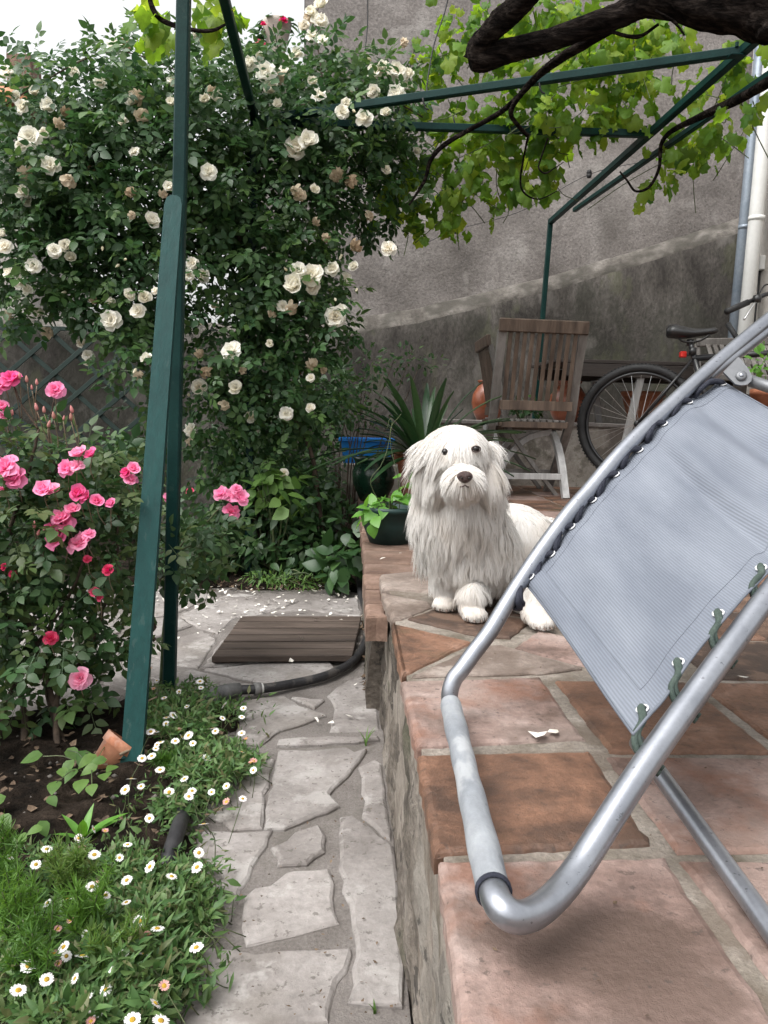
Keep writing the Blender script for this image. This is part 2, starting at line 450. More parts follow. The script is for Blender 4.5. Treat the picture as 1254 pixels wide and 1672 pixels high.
M['glazed_green'] = mat('green_glaze', [(.006, .028, .016), (.012, .045, .026)], 9, rough=.18, bump=.05, fine=.2, spec=.7)
M['plastic_green'] = mat('dark_green_plastic', [(.008, .028, .026), (.012, .038, .034)], 9, rough=.45, bump=.05, fine=.15)
M['plastic_blue'] = mat('blue_plastic', [(.018, .21, .66), (.026, .26, .74)], 6, rough=.4, bump=.1, fine=.12)
M['urn_stone'] = mat('pale_stone_urn', [(.42, .37, .32), (.55, .5, .44)], 9, rough=.9, bump=.3, fine=.2)
M['roof'] = mat('orange_roof_tiles', [(.40, .17, .085), (.52, .26, .15)], 3, rough=.9, bump=.3, fine=.2)
M['litter'] = mat('dead_leaves', [(.045, .03, .02), (.10, .066, .042), (.19, .135, .09)], 40, rough=.9, bump=.2, fine=.3)
M['petal_fallen'] = mat('fallen_petals', [(.62, .58, .50), (.78, .75, .70)], 30, rough=.8, bump=.1, fine=.1)
M['pebble'] = mat('pebbles', [(.05, .045, .04), (.14, .125, .11)], 14, rough=.9, bump=.2, fine=.2)
M['petal_white'] = leaf_mat('white_rose_petal', [(.80, .775, .68), (.85, .835, .77), (.83, .80, .72)], .65, .25, spec=.2)
M['petal_dried'] = leaf_mat('dried_rose_petal', [(.56, .46, .33), (.66, .57, .43), (.42, .31, .20)], .8, .2, spec=.2)
M['petal_pink'] = leaf_mat('pink_rose_petal', [(.78, .21, .40), (.83, .37, .54), (.75, .14, .33), (.84, .48, .60)], .6, .3, spec=.2)
M['petal_deep'] = leaf_mat('deep_pink_petal', [(.62, .05, .13), (.68, .10, .19)], .6, .3, spec=.2)
M['bud_pink'] = leaf_mat('pink_bud', [(.50, .17, .17), (.58, .27, .25), (.36, .17, .13)], .6, .15, spec=.3)
M['bud_white'] = leaf_mat('cream_bud', [(.70, .64, .44), (.74, .70, .54)], .6, .2, spec=.3)
M['daisy_petal'] = leaf_mat('white_daisy_petal', [(.80, .80, .78), (.82, .81, .80), (.80, .74, .74)], .6, .2, spec=.2)
M['daisy_pink'] = leaf_mat('faded_pink_daisy_petal', [(.55, .30, .28), (.62, .36, .33), (.45, .22, .20)], .7, .2, spec=.2)
M['daisy_disc'] = mat('yellow_daisy_disc', [(.55, .32, .03), (.68, .45, .06)], 400, rough=.9, bump=.6, bscale=900, fine=.3)
M['leaf_rose'] = leaf_mat('dark_rose_leaf', [(.028, .072, .026), (.046, .104, .033), (.033, .082, .032), (.085, .155, .045), (.038, .092, .03)], .42, .32, spec=.4)
M['leaf_rose2'] = leaf_mat('pink_rose_leaf', [(.024, .062, .022), (.038, .088, .028), (.06, .115, .035), (.085, .115, .038), (.028, .07, .025)], .42, .26, spec=.4)
M['leaf_vine'] = leaf_mat('young_vine_leaf', [(.10, .21, .03), (.17, .30, .04), (.06, .15, .025), (.29, .39, .06), (.13, .25, .035)], .5, .55, spec=.35)
M['leaf_shrub'] = leaf_mat('ground_cover_leaf', [(.022, .058, .020), (.035, .085, .026), (.06, .12, .035)], .42, .25, spec=.45)
M['leaf_light'] = leaf_mat('fresh_green_leaf', [(.08, .16, .035), (.12, .21, .05), (.06, .13, .035)], .5, .35, spec=.35)
M['leaf_daisy'] = leaf_mat('daisy_foliage', [(.05, .115, .035), (.085, .17, .05), (.13, .21, .07), (.06, .13, .04), (.17, .17, .08)], .5, .3, spec=.35)
M['leaf_fern'] = leaf_mat('feathery_foliage', [(.075, .17, .03), (.11, .22, .04), (.055, .13, .025), (.15, .22, .06)], .5, .4, spec=.3)
M['leaf_strap'] = leaf_mat('strap_leaf', [(.016, .048, .02), (.028, .072, .026), (.05, .10, .036)], .3, .12, spec=.55)
M['leaf_bright'] = leaf_mat('bright_potted_leaf', [(.09, .24, .035), (.13, .30, .05)], .4, .35, spec=.4)
XL = 0.098
# ---------------------------------------------------------------- setting: sky house, ground, path
def grid_sheet(x0, x1, y0, y1, nx, ny, zf):
    xs = np.linspace(x0, x1, nx); ys = np.linspace(y0, y1, ny)
    X, Y = np.meshgrid(xs, ys); Z = zf(X, Y)
    V = np.stack([X, Y, Z], -1).reshape(-1, 3)
    i, j = np.meshgrid(np.arange(nx - 1), np.arange(ny - 1)); a = (j * nx + i).ravel()
    return V, np.stack([a, a + 1, a + nx + 1, a + nx], 1)

def fnoise(P, s, seed=0.0):
    return np.array([mnoise.fractal(Vector((float(p[0]) * s + seed, float(p[1]) * s, float(p[2]) * s)), 1.0, 2.0, 4) for p in P])

V, Fc = grid_sheet(-120, 120, -80, 160, 3, 3, lambda X, Y: X * 0 - 0.05)
tag(obj('ground', V, Fc, M['soil'], smooth=False), kind='structure')

# mortar bed under the crazy paving
PATH = [(-4.5, -1.0), (0.10, -1.0), (0.10, 2.3), (0.06, 2.35), (0.06, 3.62), (-0.25, 3.78), (-0.75, 3.66), (-1.3, 3.8), (-4.5, 3.9)]
V, Fc = slab(PATH, -0.06, 0.0, 0.002)
path = tag(obj('path', V, Fc, M['mortar'], smooth=False), kind='structure')

def crop(cx0, cy0, s, pts):
    return [(cx0 + x / s, cy0 + y / s) for x, y in pts]

C4 = lambda p: crop(260, 1200, 2.508, p)
C2 = lambda p: crop(200, 900, 2.6125, p)
stones = [
    C4([(490, 65), (600, 66), (760, 52), (800, 70), (858, 58), (800, 130), (745, 195), (700, 238), (742, 288), (640, 330), (520, 378), (432, 378), (442, 270), (474, 150)]),
    C4([(478, 95), (458, 150), (430, 270), (422, 372), (300, 386), (255, 350), (190, 330), (200, 120), (300, 100)]),
    C4([(485, 20), (640, 12), (895, 8), (900, 20), (760, 32), (620, 42), (485, 42)]),
    C4([(178, 392), (470, 388), (440, 450), (385, 530), (345, 620), (310, 690), (305, 760), (250, 800), (130, 830), (60, 760), (90, 560)]),
    C4([(460, 465), (520, 430), (555, 395), (650, 372), (678, 410), (678, 470), (600, 525), (490, 533)]),
    C4([(395, 618), (440, 610), (520, 560), (560, 548), (705, 545), (717, 600), (708, 720), (738, 765), (640, 790), (360, 860), (345, 780), (330, 730), (355, 660)]),
    C4([(745, 330), (800, 330), (850, 360), (910, 410), (955, 450), (985, 600), (995, 800), (1005, 950), (1000, 1108), (762, 1095), (790, 1010), (812, 900), (790, 750), (760, 640), (735, 500), (740, 400)]),
    C4([(825, 130), (880, 95), (912, 112), (932, 250), (948, 425), (915, 405), (840, 330), (835, 230)]),
    C4([(20, 880), (200, 870), (500, 875), (660, 870), (790, 862), (803, 890), (770, 960), (740, 1010), (695, 1110), (690, 1165), (560, 1180), (300, 1190), (0, 1200), (-220, 1230), (-220, 950)]),
    C4([(700, 1192), (860, 1180), (1003, 1184), (1010, 1480), (600, 1500)]),
    C4([(-250, 1250), (300, 1212), (560, 1202), (670, 1210), (560, 1500), (-260, 1520)]),
    C2([(525, 640), (600, 628), (690, 620), (760, 660), (868, 698), (780, 735), (680, 760), (620, 800), (580, 825), (470, 820), (490, 740)]),
    C2([(870, 612), (960, 545), (1060, 520), (1088, 620), (1092, 758), (882, 766), (895, 690), (902, 645)]),
    C2([(712, 620), (860, 637), (815, 668)]),
    C2([(460, 852), (520, 845), (530, 860), (475, 890), (440, 900)]),
    C2([(400, 500), (640, 475), (880, 470), (905, 500), (860, 538), (760, 568), (600, 562), (440, 528), (350, 505)]),
    C2([(235, 366), (340, 335), (408, 370), (325, 494), (235, 480), (100, 440), (130, 382)]),
    C2([(110, 448), (230, 492), (420, 535), (560, 573), (400, 592), (250, 592), (200, 560), (60, 520)]),
    C2([(240, 270), (420, 192), (500, 176), (750, 210), (600, 262), (490, 278), (405, 348), (310, 318)]),
    C2([(762, 212), (1008, 192), (1018, 276), (800, 248), (625, 262)]),
    C2([(20, 182), (230, 166), (395, 184), (232, 262), (60, 292), (10, 270)]),
    C2([(60, 300), (228, 274), (298, 316), (120, 374), (20, 350)]),
    C2([(10, 362), (112, 384), (92, 432), (-40, 470), (-120, 400)]),
    C2([(-60, 480), (50, 455), (190, 570), (100, 600), (-80, 560)]),
    C2([(-320, 400), (-140, 400), (-70, 470), (-110, 560), (-330, 540)]),
    C2([(-340, 250), (0, 270), (-10, 345), (-130, 385), (-330, 380)]),
    C2([(-560, 260), (-360, 260), (-345, 540), (-520, 560), (-620, 400)]),
    C2([(-620, 570), (-340, 560), (-120, 575), (-180, 680), (-500, 720)]),
    C2([(-900, 420), (-640, 420), (-545, 565), (-720, 720), (-1000, 640)]),
    C2([(420, 380), (980, 385), (1000, 455), (640, 465), (400, 490), (345, 490)]),
]
for s in stones:
    P = np.array([on_z(x, y, 0.007)[:2] for x, y in s])
    zt = 0.007 + rng.uniform(-0.002, 0.007)
    V, Fc = slab(P, -0.01, zt, 0.006, seg=0.035, jit=0.0028, tilt=rng.normal(0, .002, 2))
    obj('stone', V, Fc, M['stone'], path, smooth=False)

# planting bed: lumpy soil left of the path, front edge to the paved corner behind the rose
BED = [on_z(x, y, 0.0)[:2] for x, y in ((-900, 1200), (40, 1165), (225, 1135), (350, 1140), (398, 1165), (372, 1240), (350, 1300), (325, 1360), (300, 1420), (318, 1480), (275, 1560), (225, 1672), (150, 1900), (-1500, 2300))]
BED = np.array(BED)
def in_poly(P, poly):
    x, y = P[:, 0], P[:, 1]; ins = np.zeros(len(P), bool)
    j = len(poly) - 1
    for i in range(len(poly)):
        xi, yi = poly[i]; xj, yj = poly[j]
        c = ((yi > y) != (yj > y)) & (x < (xj - xi) * (y - yi) / (yj - yi + 1e-12) + xi)
        ins ^= c; j = i
    return ins
def poly_dist(P, poly):
    d = np.full(len(P), 9.0)
    for i in range(len(poly)):
        a, b = poly[i], poly[(i + 1) % len(poly)]
        t = np.clip(((P - a) @ (b - a)) / ((b - a) @ (b - a)), 0, 1)
        d = np.minimum(d, np.linalg.norm(P - (a + t[:, None] * (b - a)), axis=1))
    return d
V, Fc = grid_sheet(-2.6, 0.0, -0.2, 2.5, 130, 135, lambda X, Y: X * 0)
P2 = V[:, :2]; ins = in_poly(P2, BED); dd = poly_dist(P2, BED) * np.where(ins, 1, -1)
V[:, 2] = np.clip(dd * 0.35, -0.03, 0.028) + 0.022 * fnoise(V, 9) * (dd > 0) + 0.008 * fnoise(V, 40, 3) * (dd > 0.0) - 0.002
keep = np.all(dd[Fc] > -0.03, axis=1)
tag(obj('soil_bed', V, Fc[keep], M['soil']), kind='structure')
V, Fc = grid_sheet(-5, 0.06, 3.55, 6.0, 70, 40, lambda X, Y: X * 0)
V[:, 2] = 0.012 + 0.03 * fnoise(V, 5, 8) - 0.06 * (V[:, 1] < 3.72 + .1 * np.sin(V[:, 0] * 5))
tag(obj('soil_border', V, Fc, M['soil']), kind='structure')

# loose pebbles and litter on the beds, petals on the paving
def scatter_flakes(name, pts, size, m, flat=0.5, kind='stuff', n=5, curl=0.3):
    Vs, Fs = [], []
    for p in pts:
        s = size * rng.uniform(.5, 1.3); a0 = rng.uniform(0, 6.28); tl = rng.normal(0, flat * .5, 2)
        a = a0 + np.arange(n) * 2 * math.pi / n; r = s * rng.uniform(.6, 1.1, n) * np.where(np.abs(np.cos(a - a0)) > .5, 1, .6)
        Q = np.stack([np.cos(a) * r, np.sin(a) * r, np.zeros(n)], 1); Q[:, 2] = Q[:, :2] @ tl + curl * s * rng.uniform(0, 1, n)
        Q[:, 2] -= Q[:, 2].min()
        k = len(Vs) * (n + 1)
        Vs.append(np.concatenate([Q, [[0, 0, Q[:, 2].mean() * .6]]]) + p)
        Fs += [(k + i, k + (i + 1) % n, k + n) for i in range(n)]
    return tag(obj(name, np.concatenate(Vs), np.array(Fs), m, smooth=False), kind=kind)
pts = []
for _ in range(230):
    x = rng.uniform(215, 600); y = 955 + abs(rng.normal(0, 38))
    if y < 1200: pts.append(on_z(x, y, .013))
for x, y in ((540, 1180), (517, 1178), (570, 1170), (580, 1120), (410, 1160)): pts.append(on_z(x, y, .014))
for x, y in ((493, 1044), (556, 1012), (515, 1012), (475, 1080), (394, 1008)): pts.append(on_z(x, y, .047))
scatter_flakes('fallen_petals', pts, .011, M['petal_fallen'])
pts = [on_z(x, y, .402) for x, y in ((654, 903), (625, 913), (1214, 1106), (672, 884))] + [on_z(x, y, .405) for x, y in ((880, 1200), (905, 1195))]
scatter_flakes('stray_petals', pts, .012, M['petal_fallen'])
pts = [on_z(rng.uniform(590, 612), rng.uniform(1000, 1130), .01) for _ in range(160)] + [on_z(rng.uniform(340, 590), rng.uniform(935, 965), .02) for _ in range(260)] \
    + [np.array([rng.uniform(-.9, -.25), rng.uniform(1.0, 1.9), .035]) for _ in range(260)]
scatter_flakes('leaf_litter', pts, .012, M['litter'])
pts = [on_z(rng.uniform(340, 640), rng.uniform(1130, 1660), .013) for _ in range(110)] + [on_z(rng.uniform(625, 700) - (1660 - y_) * .03, y_, .008) - np.array([.03, 0, 0]) for y_ in rng.uniform(1180, 1660, 60)]
scatter_flakes('crumbs', pts, .0035, M['litter'], n=4)
pts = [np.array([XL + rng.uniform(.01, .9), rng.uniform(.5, 1.6), .402]) for _ in range(90)]
scatter_flakes('grit', pts, .0028, M['litter'], n=4)
Vs, Fs = [], []
for _ in range(170):
    p = np.array([rng.uniform(-.95, -.28), rng.uniform(.95, 1.95), .026]); s = rng.uniform(.002, .009)
    k = len(Vs) * 6
    Vs.append(p + s * np.array([(1, 0, 0), (0, 1, 0), (-1, 0, 0), (0, -1, 0), (0, 0, .8), (0, 0, -.8)]) * rng.uniform(.6, 1.2, (6, 3)))
    Fs += [(k, k + 1, k + 4), (k + 1, k + 2, k + 4), (k + 2, k + 3, k + 4), (k + 3, k, k + 4), (k + 1, k, k + 5), (k + 2, k + 1, k + 5), (k + 3, k + 2, k + 5), (k, k + 3, k + 5)]
tag(obj('pebbles', np.concatenate(Vs), np.array(Fs), M['pebble'], smooth=False), kind='stuff')

# ---------------------------------------------------------------- terrace
XL = 0.098
def rough_wall(x, y0, y1, z0, z1, amp, n=(110, 26), bulge=.012):
    ys = np.linspace(y0, y1, n[0]); zs = np.linspace(z0, z1, n[1])
    Y, Z = np.meshgrid(ys, zs); P = np.stack([Y * 0 + x, Y, Z], -1).reshape(-1, 3)
    h = fnoise(P * np.array([1, .8, 1.3]), 8) * amp + fnoise(P, 30, 5) * amp * .35
    t = (P[:, 2] - z0) / (z1 - z0)
    P[:, 0] -= h * 1.3 + bulge * (1 - t) - .006
    return P, grid_sheet(0, 1, 0, 1, n[0], n[1], lambda a, b: a)[1][:, ::-1]
MBt = MB()
def boxm(mb, lo, hi): V, Fc = bevel_box(lo, hi, .001); mb.add(V, Fc)
boxm(MBt, (XL + .006, -.9, -.05), (3.4, 2.155, .394)); boxm(MBt, (.62, 2.155, -.05), (3.4, 5.85, .394))
terrace = tag(MBt.build('terrace', M['grout']), kind='structure')
P, Fc = rough_wall(XL + .004, -.9, 2.15, -.04, .385, .011)
obj('retaining_face', P, Fc, M['render'], terrace)
P, Fc = grid_sheet(0, 1, 0, 1, 40, 20, lambda a, b: a)
Q = np.stack([XL + .5 * P[:, 0], np.full(len(P), 2.158), .39 * P[:, 1]], 1); Q[:, 1] += .004 * fnoise(Q, 20)
obj('retaining_face', Q, Fc[:, ::-1], M['render'], terrace)

def tile(pts_px=None, poly=None, m='tile_pink', z=.400, bev=.006):
    P = np.array([on_z(x, y, .4)[:2] for x, y in pts_px]) if poly is None else np.array(poly)
    V, Fc = slab(P, .375, z + rng.uniform(-.0012, .0012), bev * .8, seg=.016, jit=.0011, tilt=rng.normal(0, .003, 2))
    obj('tile', V, Fc, M[m], terrace, smooth=False)
tile([(715, 1402), (1086, 1397), (1292, 1700), (756, 1715)], m='tile_pink', bev=.009)
tile([(681, 1230), (965, 1222), (1067, 1376), (709, 1392)], m='tile_orange', bev=.009)
tile([(655, 1110), (882, 1103), (955, 1204), (681, 1217)], m='tile_pink', bev=.009)
tile([(640, 1017), (771, 1047), (656, 1102)], m='tile_orange', bev=.008)
tile([(672, 1103), (772, 1056), (817, 1052), (950, 1090), (878, 1098)], m='tile_beige')
tile([(666, 1009), (706, 995), (800, 1001), (868, 1012), (832, 1040), (783, 1037)], m='tile_brown')
tile([(840, 1056), (880, 1028), (955, 1046), (1030, 1078), (975, 1090)], m='tile_pink')
tile([(623, 967), (702, 982), (706, 990), (655, 1010), (640, 1011)], m='tile_beige', bev=.009)
tile([(619, 938), (690, 931), (735, 945), (735, 960), (708, 966), (623, 960)], m='tile_beige', bev=.012, z=.403)
tile([(716, 985), (716, 968), (745, 960), (860, 962), (930, 1000), (878, 1008), (800, 996)], m='tile_brown')
tile([(745, 947), (700, 930), (880, 925), (920, 955), (850, 957)], m='tile_pink')
cl = ['tile_pink', 'tile_orange', 'tile_brown', 'tile_pink', 'tile_beige']
rows = [(.998, 1.285), (.752, .982), (.505, .736), (.255, .489), (.005, .239), (-.25, -.01), (-.5, -.266)]
fixed = {(0, 1): 'tile_orange', (0, 2): 'tile_orange', (0, 3): 'tile_brown', (1, 1): 'tile_pink', (2, 1): 'tile_pink', (1, 2): 'tile_brown', (2, 2): 'tile_pink', (1, 3): 'tile_orange'}
for r, (a, b) in enumerate(rows):
    for c in range(0 if r > 2 else 1, 9):
        x0 = XL + c * .256 + rng.normal(0, .003) + (.012 if r == 0 else 0); x1 = XL + (c + 1) * .256 - .017 + rng.normal(0, .003)
        tile(poly=[(x0, a), (x1, a + rng.normal(0, .003)), (x1, b), (x0, b)], m=fixed.get((r, c), cl[rng.integers(5)]), bev=.009 if c == 0 else .006)
y = 1.305
while y < 5.7:
    h = .235
    for c in range(0, 12):
        x0 = .64 + c * .252; 
        if y < 2.2 and x0 < .70: x0 = .66
        if x0 > 3.1: continue
        tile(poly=[(x0, y), (x0 + .236, y + rng.normal(0, .002)), (x0 + .236, y + h), (x0, y + h)], m=['tile_orange', 'tile_brown', 'tile_orange', 'tile_pink'][rng.integers(4)])
    y += h + .016

# brick landing behind the corner of the terrace
V, Fc = bevel_box((.072, 2.16, -.05), (.62, 5.3, .335), .002)
landing = tag(obj('landing', V, Fc, M['grout'], smooth=False), kind='structure')
P, Fc = rough_wall(.062, 2.14, 5.3, -.04, .335, .006, n=(90, 12))
obj('retaining_face', P, Fc, M['render'], landing)
ec = P[np.arange(12) * 90]; k = len(ec); ev_ = np.concatenate([ec, ec * [0, 1, 1] + [.104, 0, 0]])
obj('retaining_end', ev_, [(i, i + 1, k + i + 1, k + i)[::-1] for i in range(k - 1)], M['render'], landing)
yb = [2.175, 2.375, 2.54, 2.80, 3.0, 3.22, 3.44, 3.66, 3.88, 4.1, 4.32, 4.54, 4.76, 4.98, 5.2]
for a, b in zip(yb[:-1], yb[1:]):
    V, Fc = slab([(.045 + rng.normal(0, .003), a), (.33, a + .002), (.33, b - .014), (.045 + rng.normal(0, .003), b - .014)], .30, .36 + rng.normal(0, .0015), .008, seg=.06, jit=.002)
    obj('brick', V, Fc, M['brick'], landing, smooth=False)
    V, Fc = slab([(.345, a), (.615, a + .002), (.615, b - .014), (.345, b - .014)], .30, .36 + rng.normal(0, .0015), .006, seg=.06, jit=.002)
    obj('brick', V, Fc, M['brick'], landing, smooth=False)
for a, b in ((1.865, 1.985), (1.997, 2.15)):
    V, Fc = slab([(.042, a), (.094, a), (.094, b), (.042, b)], .29, .358, .009, seg=.03, jit=.0015)
    obj('brick', V, Fc, M['brick'], landing, smooth=False)

# ---------------------------------------------------------------- back walls
top_px = [(-700, 500), (0, 506), (130, 512), (480, 532), (580, 517), (700, 494), (800, 471), (900, 446), (1000, 417), (1100, 386), (1215, 350), (1300, 322)]
TX = np.array([on_y(x, y, 5.9) for x, y in top_px])
xs = np.linspace(-5.5, 3.15, 170); zt = np.interp(xs, TX[:, 0], TX[:, 2])
zt = zt + .012 * fnoise(np.stack([xs, xs * 0, xs * 0], 1), 3) + .006 * fnoise(np.stack([xs, xs * 0 + 4, xs * 0], 1), 18)
V = []; nz = 14
for x, z in zip(xs, zt):
    for k in range(nz): V.append((x, 5.9, -.05 + (z - .13 + .05) * k / (nz - 1)))
    V.append((x, 5.915, z - .10)); V.append((x, 6.0, z - .012)); V.append((x, 6.06, z + .0)); V.append((x, 6.4, z + .01))
V = np.array(V); V[:, 1] -= .012 * fnoise(V, 2.2) + .005 * fnoise(V, 12, 2)
k = nz + 4; n = len(xs)
Fc = np.array([(i * k + j, (i + 1) * k + j, (i + 1) * k + j + 1, i * k + j + 1) for i in range(n - 1) for j in range(k - 1)])
mi = [(1 if j >= nz - 1 else 0) for i in range(n - 1) for j in range(k - 1)]
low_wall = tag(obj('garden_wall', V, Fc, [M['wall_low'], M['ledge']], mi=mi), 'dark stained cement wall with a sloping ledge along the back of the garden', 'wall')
xw = on_y(497, 0, 6.05)[0]
xs = np.linspace(xw, 3.15, 60); zs = np.linspace(1.2, 6.2, 60)
X, Z = np.meshgrid(xs, zs); V = np.stack([X, X * 0 + 6.05, Z], -1).reshape(-1, 3); V[:, 1] -= .015 * fnoise(V, 1.3) + .006 * fnoise(V, 9, 2)
i, j = np.meshgrid(np.arange(59), np.arange(59)); a = (j * 60 + i).ravel(); Fc = np.stack([a, a + 1, a + 61, a + 60], 1).tolist()
nb = len(V); V = np.concatenate([V, [(xw, 6.05, 1.2), (xw, 6.6, 1.2), (xw, 6.6, 6.2), (xw, 6.05, 6.2), (3.15, 6.6, 6.2), (3.15, 6.05, 6.2)]])
Fc += [(nb + 1, nb, nb + 3, nb + 2), (nb + 2, nb + 3, nb + 5, nb + 4)]
tall_wall = tag(obj('tall_wall', V, Fc, M['wall']), 'tall pinkish grey cement wall rising behind the vine', 'wall')
# pale painted strip at its right end
a = on_y(1210, 345, 6.02); b = on_y(1226, 90, 6.02)
V, Fc = bevel_box((a[0], 5.995, a[2]), (a[0] + .15, 6.03, 6.1), .003)
obj('painted_strip', V, Fc, M['white_paint'], tall_wall, smooth=False)

# house side on the right with two downpipes
hx = on_y(1243, 300, 5.75)[0]
V, Fc = bevel_box((hx, 3.2, -.05), (hx + .4, 5.98, 6.0), .004)
house = thing('house_wall', 'cream plastered house side at the right edge behind the bicycle', 'house wall', (hx, 5.7, 0))
obj('wall', V, Fc, M['plaster'], house, smooth=False)
p = on_y(1242, 420, 5.62)
V, Fc = bevel_box((hx - .035, 5.60, p[2] - .09), (hx + .01, 5.70, p[2] + .01), .006)
obj('junction_box', V, Fc, M['pvc'], house, smooth=False)
P = smooth_path([(hx - .012, 5.65, p[2] - .09), (hx - .014, 5.64, p[2] - .25), (hx - .03, 5.62, p[2] - .45), (hx - .012, 5.60, p[2] - .7)], 16)
V, Fc = tube(P, .007, 8); obj('cable', V, Fc, M['rubber'], house)
def vpipe(px, py, Y, r, name, label, m):
    a = on_y(px, py, Y); t = thing(name, label, 'drainpipe', (a[0], Y, .4))
    V, Fc = tube([(a[0] - .035, Y, .39), (a[0], Y, a[2]), (a[0] + .03, Y, 5.9)], r, 20); obj('pipe', V, Fc, m, t)
    for z in (1.05, 2.3):
        V, Fc = tube([(a[0], Y, z), (a[0], Y, z + .03)], r + .006, 20); obj('bracket', V, Fc, m, t)
vpipe(1222, 300, 5.80, .042, 'zinc_pipe', 'blue grey downpipe between the tall wall and the white pipe', M['zinc'])
vpipe(1240, 300, 5.55, .05, 'plastic_pipe', 'white plastic downpipe against the cream house side', M['pvc'])

# low planter wall with pots
p = on_y(760, 684, 5.25); q = on_y(1180, 684, 5.25)
mb = MB(); boxm(mb, (p[0] - .2, 5.25, .38), (q[0] + .4, 5.85, .815))
planter = tag(mb.build('planter_wall', M['plaster_stained']), 'low stained cream wall carrying the clay jars behind the chairs', 'low wall')
V, Fc = bevel_box((p[0] - .22, 5.22, .815), (q[0] + .4, 5.86, .845), .006)
obj('coping', V, Fc, M['stone'], planter, smooth=False)
a = on_y(562, 757, 4.95); b = on_y(655, 757, 4.95)
V, Fc = bevel_box((a[0] - .02, 4.95, .30), (b[0], 5.25, a[2]), .008)
tag(obj('stub_wall', V, Fc, M['plaster_stained'], smooth=False), 'short pale masonry block under the blue tub', 'low wall')

# far house with an orange roof
hh = thing('far_house', 'distant house with an orange tiled roof at the left edge of the sky', 'house', (-8.5, 17, 0))
a = on_y(-60, 152, 17); b = on_y(52, 118, 17)
V, Fc = bevel_box((a[0] - 4, 17.2, 0), (b[0] - .25, 21, a[2]), .01); obj('wall', V, Fc, M['plaster'], hh, smooth=False)
V = [(a[0] - 4.3, 16.8, a[2] - .05), (b[0], 16.8, a[2] - .05), (b[0], 21.4, a[2] - .05), (a[0] - 4.3, 21.4, a[2] - .05), (a[0] - 3, 19, a[2] + 1.05), (b[0] - 1.6, 19, a[2] + 1.05),
     (a[0] - 4.3, 16.8, a[2] - .2), (b[0], 16.8, a[2] - .2), (b[0], 21.4, a[2] - .2), (a[0] - 4.3, 21.4, a[2] - .2)]
obj('roof', V, [(0, 1, 5, 4), (1, 2, 5), (2, 3, 4, 5), (3, 0, 4), (6, 7, 1, 0), (7, 8, 2, 1), (8, 9, 3, 2), (9, 6, 0, 3), (9, 8, 7, 6)], M['roof'], hh, smooth=False)
V, Fc = bevel_box((a[0] + .2, 18.6, a[2] + .4), (a[0] + .75, 19.2, a[2] + 1.5), .02); obj('chimney', V, Fc, M['brick'], hh, smooth=False)

# ---------------------------------------------------------------- trellis on the left wall
tr = thing('trellis', 'dark green diagonal lattice fixed to the wall behind the roses', 'trellis', (-2, 5.82, .3))
x0, x1 = on_y(-60, 600, 5.82)[0], on_y(262, 600, 5.82)[0]; z0, z1 = on_y(100, 800, 5.82)[2], on_y(100, 536, 5.82)[2]
def clip_line(px, pz, dx, dz):
    t0, t1 = -20., 20.
    for p, d, lo, hi in ((px, dx, x0, x1), (pz, dz, z0, z1)):
        a, b = (lo - p) / d, (hi - p) / d
        t0 = max(t0, min(a, b)); t1 = min(t1, max(a, b))
    return (t0, t1) if t1 - t0 > .06 else None
for s, off in ((1, 0), (-1, .012)):
    k = -20
    while k < 30:
        r = clip_line(x0 + k * .325, z0, .75, s * .66); k += 1
        if r is None: continue
        bx = x0 + (k - 1) * .325
        V, Fc = bar((bx + r[0] * .75, 5.82 + off, z0 + r[0] * s * .66), (bx + r[1] * .75, 5.82 + off, z0 + r[1] * s * .66), .034, .010, up=(0, 1, 0))
        obj('slat', V, Fc, M['green_dull'], tr, smooth=False)
for a, b in (((x0, z1), (x1, z1)), ((x1, z0), (x1, z1))):
    V, Fc = bar((a[0], 5.845, a[1]), (b[0], 5.845, b[1]), .03, .014, up=(0, 1, 0)); obj('frame_rail', V, Fc, M['green_dull'], tr, smooth=False)

# ---------------------------------------------------------------- pergola
pg = thing('pergola', 'dark green metal pergola frame over the path and terrace', 'pergola', (-.54, 2.27, 0))
gm = M['green_metal']
def sq(p, q, w=.032, name='beam', up=(0, 0, 1), m=gm):
    V, Fc = bar(p, q, w, w, up=up, b=.004); return obj(name, V, Fc, m, pg, smooth=False)
fb = on_z(276, 1132, 0); fm = on_y(300, 0, 2.30); ft = fb + (fm - fb) * (2.36 - 0) / fm[2]
sq(fb + [0, 0, -.03], ft, .036, 'post', (0, 1, 0))
bb = on_z(405, 940, 0); bt = on_y(415, 190, 4.02)
sq(bb, bt + [0, 0, .03], .036, 'post', (0, 1, 0))
rj = on_y(899, 362, 5.78); rn = on_y(1210, 86, 3.35); rdir = rn - rj
re = rj + rdir * 1.55
sq(rj, re, .038, 'beam')
rb = on_y(886, 520, 5.80); rb = rj + (rb - rj) * ((rj[2] - .39) / (rj[2] - rb[2])); sq(rj + [0, 0, .02], rb, .034, 'post', (0, 1, 0))
sq(ft, bt, .036, 'beam')
sq(ft + nrm(ft - bt) * .0, ft + (re - bt) * .0 + [2.1, -.05, .02], .036, 'beam')
def on_right(px):
    best = min(np.linspace(0, 1.5, 600), key=lambda t: abs((lambda v: CX - F * v[0] / v[2])(CM.T @ (rj + rdir * t - CAM)) - px))
    return rj + rdir * best
sq(bt + [0, .01, -.02], on_right(1062) + [0, 0, -.005], .036, 'beam')
sq(bt + [0, .05, .0], on_right(1212) + [0, 0, .0], .036, 'beam')
q0 = on_y(1262, 118, 3.35); q1 = on_y(938, 343, 5.55); sq(q0 + (q0 - q1) * .5, q1, .030, 'beam')
